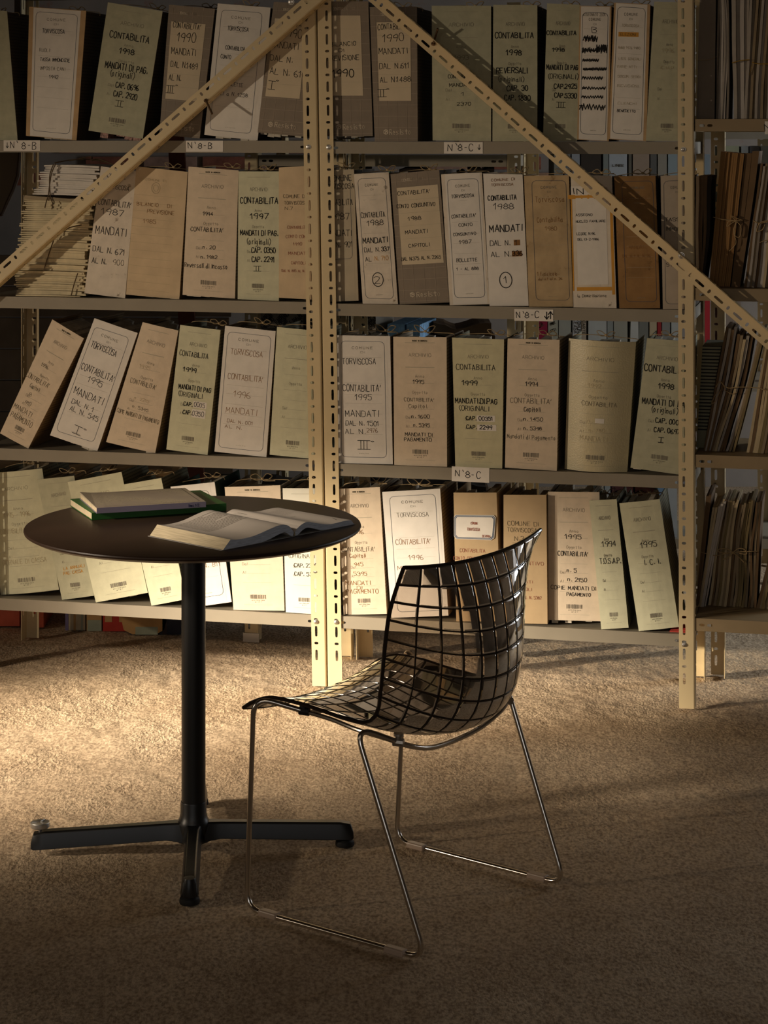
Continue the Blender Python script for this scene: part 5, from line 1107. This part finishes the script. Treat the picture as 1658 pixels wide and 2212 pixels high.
carton(280, 342, 1371, 'dark carton with a tan disc and tape, left of the table column', CT[4], [(.1, .9, .06, -.075, CT[3]), (.2, .98, 0, .025, CT[5])])
carton(346, 392, 1371, 'dark blue-brown carton just left of the table column', CT[4], [(.1, .3, .0, .2, mat('carton_brown', hexl('3c3030')))])
for i, (a, c, tp) in enumerate(((-50, 88, 1012), (90, 235, 1022), (238, 388, 1016))):
    lump('paper_bundle', ('leftmost', 'middle', 'right-hand')[i] + ' crumpled brown paper bundle on the cartons behind the bottom shelf', 'papers', a, c, tp, 6.78, .3415, BRN, 40 + i, grp='crumpled bundles on the cartons', deep=.22)

# ------------------------------------------------------------------ round table
TX, TY, TZ = -.4245, 4.645, .727
table = empty('round_table', 'round dark brown pedestal table with a black column and four-armed foot', 'table', loc=(TX, TY, 0))
wood = mat('dark_brown_tabletop', hexl('35271e'), rough=.4, mottle=.18, scale=7, bump=.05, bscale=300, spec=.3)
R_ = .3735
b = MB(); b.lathe([(0, TZ), (R_ - .004, TZ), (R_ - .001, TZ - .0015), (R_, TZ - .004), (R_ - .001, TZ - .0075), (R_ - .012, TZ - .0135), (R_ - .03, TZ - .0175), (0, TZ - .0175)], 128)
autosmooth(b.build('tabletop', wood, parent=table), .5)
b = MB(); b.lathe([(.0, TZ - .0176), (.09, TZ - .0176), (.09, TZ - .021), (.03, TZ - .022), (.0295, TZ - .036), (.0268, TZ - .037), (.0268, .105), (.0, .105)], 48)
autosmooth(b.build('column', BLACK, parent=table), .5)
b = MB(); b.lathe([(0, .11), (.0282, .11), (.0290, .1075), (.029, .083), (.0305, .079), (.031, .074), (.0335, .070), (.036, .060), (.034, .03), (.0, .028)], 48)
autosmooth(b.build('hub', BLACK, parent=table), .5)
def arm(name, yaw, L, foot=True):
    b = MB(); ns = 14; secs = []
    for i in range(ns + 1):
        u = i / ns; x = .012 + (L - .012) * u
        top = .0665 - .0125 * u; bot = .031 - .0145 * u if u > .12 else .02 + .010 * min(1, u / .12)
        wt = .0125 + .010 * max(0, 1 - u / .13) ** 2 + .001; wb = .019 + .014 * max(0, 1 - u / .13) ** 2
        if i == ns: top -= .004; x -= .001
        secs.append((x, top, bot, wt, wb))
    x, top, bot, wt, wb = secs[-1]; secs.append((x + .006, top - .018, bot + .003, wt * .98, wb * .9))
    i0 = 0
    for x, top, bot, wt, wb in secs:
        b.v += [(x, -wb, bot), (x, wb, bot), (x, wt, top - .003), (x, wt - .003, top), (x, -wt + .003, top), (x, -wt, top - .003)]
    for i in range(len(secs) - 1):
        for j in range(6):
            a = i * 6 + j; c = i * 6 + (j + 1) % 6; b.f.append((a, c, c + 6, a + 6)); b.mi.append(0)
    b.f.append(tuple(range(6))[::-1]); b.mi.append(0); m = (len(secs) - 1) * 6; b.f.append(tuple(m + j for j in range(6))); b.mi.append(0)
    o = b.build('foot_arm', BLACK, parent=table); o.rotation_euler = (0, 0, yaw); autosmooth(o, .7)
    bv = o.modifiers.new('bevel', 'BEVEL'); bv.width = .0015; bv.segments = 2; bv.limit_method = 'ANGLE'
    if foot:
        g = MB(); g.lathe([(0, 0), (.0205, 0), (.0215, .003), (.0205, .011), (.017, .0145), (.0135, .017), (.0135, .021), (0, .021)], 28, (L - .014, 0, -.0)); autosmooth(g.build('glide', RUBBER, parent=o), .6)
    return o
yaw = math.radians(5.5)
arm('foot_arm', yaw, .352); fa = arm('foot_arm', yaw - math.pi / 2 - .03, .335); arm('foot_arm', yaw + math.pi / 2 - .05, .335)
la = arm('foot_arm', yaw + math.pi, .353, foot=False)
# tapered end cap of the front arm
g = MB(); g.lathe([(0, .018), (.0185, .018), (.0195, .022), (.0135, .052), (.0125, .0545), (0, .055)], 24, (.327, 0, 0)); autosmooth(g.build('end_cap', BLACK, parent=fa), .6)
g = MB(); g.lathe([(0, .062), (.0035, .0621), (.0035, .05), (0, .0499)], 12, (.338, 0, 0)); g.lathe([(0, .006), (.0025, .0061), (.0025, .02), (0, .0201)], 10, (.338, 0, 0)); g.build('levelling_screw', ZINC, parent=la)
g = MB(); g.lathe([(0, .062), (.0195, .062), (.0212, .0635), (.0216, .066), (.0216, .0725), (.0205, .074), (.010, .0735), (.008, .072), (0, .072)], 32, (.338, 0, 0))
for a in range(3):
    c_, s_ = math.cos(a * 2.094), math.sin(a * 2.094); g.tube([(.338 + .003 * c_, .003 * s_, .0742), (.338 + .018 * c_, .018 * s_, .0744)], .0011, 5)
autosmooth(g.build('levelling_disc', ALU, parent=la, label='silver levelling disc turned up above the arm tip'), .6)
# ------------------------------------------------------------------ books on the table
def oriented(name, label, cat, org, ux):
    u = Vector((*ux, 0)).normalized(); v = Vector((-u.y, u.x, 0))
    M = Matrix(((u.x, v.x, 0, org[0]), (u.y, v.y, 0, org[1]), (0, 0, 1, org[2]), (0, 0, 0, 1)))
    return empty(name, label, cat, M4=M)
PG = mat('page_edges', hexl('c9b898'), mottle=.1, scale=30)
PGW = mat('white_page_edges', hexl('b4b2b4'), mottle=.08, scale=30)
greenb = mat('green_book_cover', hexl('2f6a2c'), rough=.45, mottle=.06, spec=.5)
gb = oriented('green_book', 'green paperback lying under the map-covered book on the table', 'book', (-.6578, 4.691, TZ + .0005), (.295, .123))
w, h, t = .318, .196, .0165
b = MB(); b.box(.001, w - .003, .003, h - .001, .0015, t - .0015); b.build('page_block', PG, parent=gb)
b = MB()
for z0, z1 in ((0, .0013), (t - .0013, t)): b.box(0, w, .0, h, z0, z1)
b.box(0, w, -.001, .0012, 0, t); b.build('cover', greenb, parent=gb)
mb_ = oriented('map_book', 'paperback with an old map on its cover, topmost of the two stacked books', 'book', (-.645, 4.679, TZ + .0175), (.236, .082))
w, h, t = .252, .2, .0125
b = MB(); nn = 10
def slab(b, z0, z1, lift, x0, x1, y0, y1):
    k = len(b.v)
    for i in range(nn + 1):
        x = x0 + (x1 - x0) * i / nn; q = max(0, 1 - (x - x0) / .05) ** 2 * lift
        b.v += [(x, y0, z0), (x, y0, z1), (x, y1, z0), (x, y1, z1 + q)]
    for i in range(nn):
        q = k + 4 * i
        for f in ((q, q + 4, q + 5, q + 1), (q + 1, q + 5, q + 7, q + 3), (q + 2, q + 6, q + 4, q), (q + 6, q + 2, q + 3, q + 7)): b.f.append(f); b.mi.append(b.m)
    b.f += [(k + 1, k + 3, k + 2, k), (k + 4 * nn, k + 4 * nn + 2, k + 4 * nn + 3, k + 4 * nn + 1)]; b.mi += [b.m, b.m]
slab(b, .001, t - .0012, .0, .002, w - .002, .002, h - .001); b.build('page_block', PG, parent=mb_)
mp = bpy.data.materials.new('old_map_print'); mp.use_nodes = True; n = mp.node_tree.nodes; L = mp.node_tree.links; pb = n['Principled BSDF']; pb.inputs['Roughness'].default_value = .5
tc = n.new('ShaderNodeTexCoord'); vo = n.new('ShaderNodeTexVoronoi'); vo.feature = 'DISTANCE_TO_EDGE'; vo.inputs['Scale'].default_value = 42; no = n.new('ShaderNodeTexNoise'); no.inputs['Scale'].default_value = 30; no.inputs['Detail'].default_value = 5
mxv = n.new('ShaderNodeMix'); mxv.data_type = 'VECTOR'; mxv.inputs[0].default_value = .12; L.new(tc.outputs['Object'], mxv.inputs[4]); L.new(no.outputs['Color'], mxv.inputs[5]); L.new(mxv.outputs[1], vo.inputs['Vector'])
rp = n.new('ShaderNodeValToRGB'); rp.color_ramp.elements[0].position = .01; rp.color_ramp.elements[0].color = (*hexl('5a5048'), 1); rp.color_ramp.elements[1].position = .05; rp.color_ramp.elements[1].color = (*hexl('bcae94'), 1)
L.new(vo.outputs['Distance'], rp.inputs[0]); n4 = n.new('ShaderNodeTexNoise'); n4.inputs['Scale'].default_value = 9; L.new(tc.outputs['Object'], n4.inputs['Vector']); r4 = n.new('ShaderNodeMapRange'); r4.inputs[1].default_value = .42; r4.inputs[2].default_value = .55
L.new(n4.outputs[0], r4.inputs[0]); m5 = n.new('ShaderNodeMix'); m5.data_type = 'RGBA'; L.new(r4.outputs[0], m5.inputs[0]); m5.inputs[6].default_value = (*hexl('a89a88'), 1); L.new(rp.outputs[0], m5.inputs[7]); L.new(m5.outputs[2], pb.inputs['Base Color'])
b = MB(); slab(b, t - .0012, t, .004, 0, w, 0, h); b.build('map_cover', mp, parent=mb_)
LIL = mat('lilac_spine', hexl('8a8296'), mottle=.04, rough=.5)
b = MB(); b.box(0, w, -.0012, .0008, .0, t); b.build('spine', LIL, parent=mb_)
b = MB(); b.box(0, w, 0, h, 0, .001); b.build('back_cover', LIL, parent=mb_)
b = MB(); b.mat(mat('blue_print', hexl('2c2c5c'), mottle=0)); ink_strokes(b, text_strokes('limes 1/2', .0055, .024, 0), .223, .0058, .0009, lambda x, z, l: (x, -.0016, z)); b.build('lettering', None, parent=mb_, kind='stuff')
b = MB(); b.mat(mat('map_border', hexl('4c4238'), mottle=0))
for p, q in (((.02, .012), (.24, .012)), ((.24, .012), (.24, .19)), ((.24, .19), (.02, .19))):
    ink_strokes(b, [[p, q]], 0, 0, .001, lambda x, y, l: (x, y, t + .0004))
b.build('map_border', None, parent=mb_)
# open book
ob_ = oriented('open_book', 'thick book lying open on the table, white pages with print', 'book', (-.3361, 4.346, TZ + .0005), (.678, .735))
FR_T = [(.022, .0195), (.045, .0165), (.088, .0175), (.132, .025), (.160, .0295), (.18, .029), (.195, .0235), (.2085, .009)]
FR_B = [(.0, .0), (.04, .0), (.10, .0), (.135, .004), (.165, .011), (.183, .012), (.196, .004), (.206, .0)]
GR_T = [(.2125, .009), (.222, .0175), (.236, .0235), (.252, .0255), (.28, .0185), (.32, .011), (.365, .012), (.388, .011)]
GR_B = [(.214, .0), (.222, .002), (.236, .010), (.252, .013), (.275, .007), (.30, .001), (.36, .0005), (.398, .0)]
HH = .232
def block(T, Bm, kf, kb, name, mside):
    """solid page block swept along the page height, with the profile of its head edge"""
    b = MB(); T3 = catmull([(x, 0, z) for x, z in T], 4); B3 = catmull([(x, 0, z) for x, z in Bm], 4); n_ = len(T3); m_ = 6
    for i in range(m_ + 1):
        v = i / m_; kz = kf + (kb - kf) * v
        for p in T3: b.v.append((p.x, -v * 0 + v * HH, p.z * kz))
        for p in B3: b.v.append((p.x, v * HH, max(0, p.z) * kz))
    S = 2 * n_
    for i in range(m_):
        for j in range(n_ - 1):
            a = i * S + j; b.mat(PGP); b.f.append((a, a + 1, a + 1 + S, a + S)); b.mi.append(b.m)
            a = i * S + n_ + j; b.mat(PGP); b.f.append((a + 1, a, a + S, a + 1 + S)); b.mi.append(b.m)
        b.mat(PGL); a = i * S; b.f.append((a + n_, a, a + S, a + n_ + S)); b.mi.append(b.m)
        a = i * S + n_ - 1; b.f.append((a, a + n_, a + n_ + S, a + S)); b.mi.append(b.m)
    b.mat(PGH)
    for j in range(n_ - 1):
        b.f.append((j + 1, j, j + n_, j + 1 + n_)); b.mi.append(b.m); a = m_ * S + j; b.f.append((a, a + 1, a + 1 + n_, a + n_)); b.mi.append(b.m)
    o = b.build(name, None, parent=ob_); autosmooth(o, .5); return T3
def lined(name, col, axis, sc):
    m = bpy.data.materials.new(name); m.use_nodes = True; n = m.node_tree.nodes; L = m.node_tree.links; pb = n['Principled BSDF']; pb.inputs['Roughness'].default_value = .8
    tc = n.new('ShaderNodeTexCoord'); mp_ = n.new('ShaderNodeMapping'); mp_.inputs['Scale'].default_value = axis; no = n.new('ShaderNodeTexNoise'); no.inputs['Scale'].default_value = sc; no.inputs['Detail'].default_value = 3
    L.new(tc.outputs['Object'], mp_.inputs[0]); L.new(mp_.outputs[0], no.inputs['Vector']); r = n.new('ShaderNodeValToRGB'); L.new(no.outputs[0], r.inputs[0])
    r.color_ramp.elements[0].position = .35; r.color_ramp.elements[0].color = (*[c * .72 for c in col], 1); r.color_ramp.elements[1].position = .6; r.color_ramp.elements[1].color = (*col, 1); L.new(r.outputs[0], pb.inputs['Base Color']); return m
PGP = mat('printed_page', hexl('c8beb2'), mottle=.03); PGL = lined('fore_edge', hexl('cdbd9c'), (.2, .2, 9), 90); PGH = lined('head_edge_cool_lit', hexl('ccd0da'), (.4, .4, 5), 90)  # head edge tinted blue-grey: cool sky light put into its colour
TL3 = block(FR_T, FR_B, 1, 1.12, 'left_page_block', None); TR3 = block(GR_T, GR_B, 1, 1.0, 'right_page_block', None)
def surf(T3, kb):
    xs = [p.x for p in T3]; zs = [p.z for p in T3]
    def f(x, y, l): return (x, y, float(np.interp(x, xs, zs)) * (1 + (kb - 1) * y / HH) + .0005)
    return f
b = MB(); b.mat(INKG); f = surf(TL3, 1.12); R = random.Random(2)
for i in range(24):
    y = HH - .022 - i * .0068; x0 = .055; x1 = R.choice((.17, .17, .165, .12, .17))
    if i > 15: continue
    st = []
    x = x0
    while x < x1:
        e = x + R.uniform(.006, .016); st.append([(x + (e - x) * q / 3, y) for q in range(4)]); x = e + .002
    ink_strokes(b, st, 0, 0, .0011, f)
f = surf(TR3, 1.0)
for i in range(3):
    for st in ([(.26 + .03 * i, HH - .05 - i * .03), (.275 + .03 * i, HH - .05 - i * .03)],): ink_strokes(b, [st], 0, 0, .001, f)
for i in range(9):
    y = HH - .03 - i * .006; ink_strokes(b, [[(.33 + (.36 - .33) * q / 3, y) for q in range(4)]], 0, 0, .0005, f)
ink_strokes(b, [[(.233, HH - .03), (.2331, HH - .06)], [(.362, .02), (.375, .045)]], 0, 0, .0012, f)
b.build('print', None, parent=ob_, kind='stuff')
b = MB(); b.mat(mat('book_cover_white', hexl('9a9690')))
b.hexa([(-.004, -.001, 0), (.2, -.001, 0), (.2, -.001, .0008), (-.004, -.001, .0008), (-.004, HH + .001, 0), (.2, HH + .001, 0), (.2, HH + .001, .0008), (-.004, HH + .001, .0008)])
b.hexa([(.215, -.001, 0), (.402, -.001, 0), (.402, -.001, .0008), (.215, -.001, .0008), (.215, HH + .001, 0), (.402, HH + .001, 0), (.402, HH + .001, .0008), (.215, HH + .001, .0008)])
b.hexa([(.197, -.001, 0), (.222, -.001, 0), (.222, -.001, .0009), (.197, -.001, .0009), (.197, HH + .001, 0), (.222, HH + .001, 0), (.222, HH + .001, .0009), (.197, HH + .001, .0009)])
b.build('cover', None, parent=ob_)

# ------------------------------------------------------------------ chair: smoke-transparent shell on a chromed sled frame
CO = Vector((.0716, 4.3345, 0)); CM = Matrix(((.8, .6, 0, CO.x), (-.6, .8, 0, CO.y), (0, 0, 1, 0), (0, 0, 0, 1)))
chair = empty('shell_chair', 'smoke-transparent shell chair with a square grid, chromed sled legs, beside the table', 'chair', M4=CM)
CEN = [(-.283, .384), (-.26, .397), (-.20, .411), (-.12, .414), (-.04, .396), (.03, .380), (.09, .377), (.14, .390), (.178, .420), (.200, .462), (.208, .52), (.204, .585), (.194, .65), (.180, .70), (.166, .737)]
EDG = [(-.288, .404), (-.262, .420), (-.215, .436), (-.147, .436), (-.085, .430), (-.03, .425), (.015, .424), (.042, .432), (.060, .452), (.068, .486), (.076, .535), (.086, .592), (.100, .655), (.120, .705), (.143, .752)]
HWD = [.222, .222, .220, .218, .216, .218, .219, .220, .221, .223, .226, .230, .235, .240, .246]
def arc_resample(P, n):
    C3 = catmull([(p[0], p[1], p[2]) for p in P], 12); d = [0]
    for a, c in zip(C3, C3[1:]): d.append(d[-1] + (c - a).length)
    T = np.array(TT(NR)) * d[-1]; return [tuple(float(np.interp(t_, d, [q[k] for q in C3])) for k in range(3)) for t_ in T]
NR, NC = 17, 11                        # grid cells along and across
SUB = 8; FR = [0, .055, .085, .12, .5, .88, .915, .945]   # cell subdivision: groove, bevel, flat pad
TT = lambda n_: [(k // SUB + FR[k % SUB]) / n_ for k in range(n_ * SUB)] + [1.0]
def shell_point(r, c, off=0):
    return None
rows_c = arc_resample([(a, z, 0) for a, z in CEN], NR * SUB + 1); rows_e = arc_resample([(a, z, h_) for (a, z), h_ in zip(EDG, HWD)], NR * SUB + 1)
def SP(i, j):       # i in 0..NR*SUB, j in -1..1
    ca_, cz_, _ = rows_c[i]; ea, ez_, hw = rows_e[i]; f = abs(j) ** 2.2
    return Vector((ca_ + (ea - ca_) * f, j * hw * (1 - .0), cz_ + (ez_ - cz_) * f))
nI, nJ = NR * SUB, NC * SUB
TJ = TT(NC)
grid = [[SP(i, -1 + 2 * TJ[j]) for j in range(nJ + 1)] for i in range(nI + 1)]
def gnorm(i, j):
    a = grid[min(i + 1, nI)][j] - grid[max(i - 1, 0)][j]; c = grid[i][min(j + 1, nJ)] - grid[i][max(j - 1, 0)]
    return a.cross(c).normalized()      # points to the outer (rear / under) side or inner; fixed below
sgn = -1 if gnorm(nI - 10, nJ // 2).x < 0 else 1
nrm = [[gnorm(i, j) * sgn for j in range(nJ + 1)] for i in range(nI + 1)]
smoke = bpy.data.materials.new('smoke_polycarbonate'); smoke.use_nodes = True; n = smoke.node_tree.nodes; L = smoke.node_tree.links
for q in list(n): n.remove(q)
out = n.new('ShaderNodeOutputMaterial'); tr = n.new('ShaderNodeBsdfTransparent'); tr.inputs[0].default_value = (.70, .655, .61, 1)
gl = n.new('ShaderNodeBsdfGlossy'); gl.inputs['Roughness'].default_value = .035; gl.inputs[0].default_value = (1, 1, 1, 1)
fr = n.new('ShaderNodeFresnel'); fr.inputs[0].default_value = 1.52; ms_ = n.new('ShaderNodeMixShader'); L.new(fr.outputs[0], ms_.inputs[0]); L.new(tr.outputs[0], ms_.inputs[1]); L.new(gl.outputs[0], ms_.inputs[2]); L.new(ms_.outputs[0], out.inputs[0])
smoked = bpy.data.materials.new('smoke_polycarbonate_thick'); smoked.use_nodes = True; pb = smoked.node_tree.nodes['Principled BSDF']; pb.inputs['Base Color'].default_value = (.02, .014, .01, 1); pb.inputs['Roughness'].default_value = .08
# body: inner surface smooth, outer surface with a raised square pad in every cell
b = MB(); TH = .004; PADW = .0016
base_i = 0
for side in (0, 1):
    for i in range(nI + 1):
        for j in range(nJ + 1):
            if side == 0:
                b.v.append(tuple(grid[i][j] - nrm[i][j] * TH * .5))
            else:
                gi, gj = i % SUB, j % SUB; pad = PADW * min((0, 0, .6, 1, 1, 1, .6, 0)[gi], (0, 0, .6, 1, 1, 1, .6, 0)[gj])
                b.v.append(tuple(grid[i][j] + nrm[i][j] * (TH * .5 + pad)))
S1 = (nI + 1) * (nJ + 1)
for side in (0, 1):
    for i in range(nI):
        for j in range(nJ):
            a = side * S1 + i * (nJ + 1) + j; q = (a, a + 1, a + nJ + 2, a + nJ + 1)
            b.f.append(q if (side == 0) == (sgn < 0) else q[::-1]); b.mi.append(0)
for j in range(nJ):
    for i in (0, nI):
        a = i * (nJ + 1) + j; b.f.append((a, a + 1, a + 1 + S1, a + S1)); b.mi.append(0)
for i in range(nI):
    for j in (0, nJ):
        a = i * (nJ + 1) + j; b.f.append((a, a + nJ + 1, a + nJ + 1 + S1, a + S1)); b.mi.append(0)
sh = b.build('seat_shell', smoke, parent=chair); sh.data.shade_smooth(); wn = sh.modifiers.new('weighted_normals', 'WEIGHTED_NORMAL'); wn.weight = 60
# dark ribs of the grid and the rounded rim
b = MB()
def rib(pts, w, t_):
    k0 = len(b.v)
    for p, nn_, tt in pts:
        s_ = tt.cross(nn_).normalized() * w
        b.v += [tuple(p + s_ + nn_ * (-TH * .5 - .0008)), tuple(p + s_ + nn_ * (TH * .5 + t_)), tuple(p - s_ + nn_ * (TH * .5 + t_)), tuple(p - s_ + nn_ * (-TH * .5 - .0008))]
    for i in range(len(pts) - 1):
        for a in range(4):
            q = k0 + 4 * i + a; c = k0 + 4 * i + (a + 1) % 4; b.f.append((q, c, c + 4, q + 4)); b.mi.append(0)
for r in range(1, NR):
    i = r * SUB; rib([(grid[i][j], nrm[i][j], (grid[i][min(j + 1, nJ)] - grid[i][max(j - 1, 0)]).normalized()) for j in range(0, nJ + 1, 2)], .0014, .0012)
for c in range(1, NC):
    j = c * SUB; rib([(grid[i][j], nrm[i][j], (grid[min(i + 1, nI)][j] - grid[max(i - 1, 0)][j]).normalized()) for i in range(nI + 1)], .0015, .0012)
b.build('grid_ribs', smoked, parent=sh, label='dark ribs dividing the shell into squares')
b = MB()
loop = [grid[i][0] for i in range(0, nI + 1, 2)] + [grid[nI][j] for j in range(2, nJ + 1, 2)] + [grid[i][nJ] for i in range(nI - 2, -1, -2)] + [grid[0][j] for j in range(nJ - 2, -1, -2)]
b.tube(loop, .0042, 8, caps=False); autosmooth(b.build('rim', smoked, parent=sh))
TR_ = .0056
def fillet(pts, r=.03, k=6):
    pts = [Vector(p) for p in pts]; o = [pts[0]]
    for a, p, c in zip(pts, pts[1:], pts[2:]):
        d1 = (a - p); d2 = (c - p); rr = min(r, d1.length * .49, d2.length * .49); A1 = p + d1.normalized() * rr; A2 = p + d2.normalized() * rr
        for q in range(k + 1):
            t_ = q / k; o.append(A1 * (1 - t_) ** 2 + p * 2 * t_ * (1 - t_) + A2 * t_ * t_)
    o.append(pts[-1]); return o
for s_ in (-1, 1):
    path = [(-.143, s_ * .200, .4155), (-.226, s_ * .262, .446), (-.248, s_ * .2585, .0056), (.200, s_ * .252, .0056), (.036, s_ * .262, .428), (.093, s_ * .196, .392)]
    pf = [Vector(path[0])] + fillet(path, .042, 8)[1:]
    b = MB(); b.tube(pf, TR_, 12); autosmooth(b.build('sled_leg', CHROME, parent=chair))
    b = MB(); b.tube(catmull([(-.143, s_ * .200, .4155), (-.08, s_ * .192, .408), (-.01, s_ * .19, .397), (.093, s_ * .196, .392)], 6), TR_ * .8, 10); autosmooth(b.build('side_rail', CHROME, parent=chair))
    for a_, z_ in ((-.190, 0), (.130, 0)):
        g = MB(); 
        for q in (0,):
            prof = [(-.011, .0008), (-.009, .0135), (.009, .0135), (.011, .0008)]
            v0 = [(a_ - .023, s_ * .2555 + y, z) for y, z in prof]; v1 = [(a_ + .023, s_ * .2555 + y, z) for y, z in prof]
            g.faces(v0 + v1, [(0, 1, 2, 3), (7, 6, 5, 4), (0, 4, 5, 1), (1, 5, 6, 2), (2, 6, 7, 3), (3, 7, 4, 0)])
        o = g.build('glide', CLEARP, parent=chair, label='frosted plastic glide clipped on the runner'); bv = o.modifiers.new('bevel', 'BEVEL'); bv.width = .003; bv.segments = 3
    for a_, b_, z_, zz in ((-.143, .200, .4155, .429), (.093, .196, .392, .409)):
        g = MB(); g.tube([(a_ - .010, s_ * (b_ + .004), z_ + .0005), (a_ + .010, s_ * (b_ - .004), z_ - .0005)], .0082, 10); g.tube([(a_, s_ * b_, z_), (a_, s_ * b_, zz)], [.005, .0065], 8); g.lathe([(0, -.004), (.010, -.004), (.010, .001), (0, .001)], 12, (a_, s_ * b_, zz))
        autosmooth(g.build('bracket', ZINC if a_ > 0 else RUBBER, parent=chair))
b = MB(); b.tube(catmull([(.093, -.196, .392), (.098, -.16, .377), (.094, -.09, .357), (.090, 0, .350), (.094, .09, .357), (.098, .16, .377), (.093, .196, .392)], 8), TR_, 12); autosmooth(b.build('rear_crossbar', CHROME, parent=chair))
b = MB(); b.tube(catmull([(-.143, -.2, .4155), (-.140, -.14, .404), (-.138, 0, .398), (-.140, .14, .404), (-.143, .2, .4155)], 8), TR_ * .8, 12); autosmooth(b.build('front_crossbar', CHROME, parent=chair))

# small red folded cover lying on the bottom shelf beside the right upright
s0, z0 = sz(1452, 1366, .02); rf = empty('red_folder', 'small red folded cover peeking out beside the right upright on the bottom shelf', 'folder', M4=frame4(s0, ZM[4] + .0008, .02))
for i in range(3):
    b = MB(); b.box(-.008 + i * .002, .044, .004 * i, .16, .0001 + i * .0042, .0036 + i * .0042); b.build('sheet', mat('red_folder_card', hexl('b84438'), mottle=.15), parent=rf)
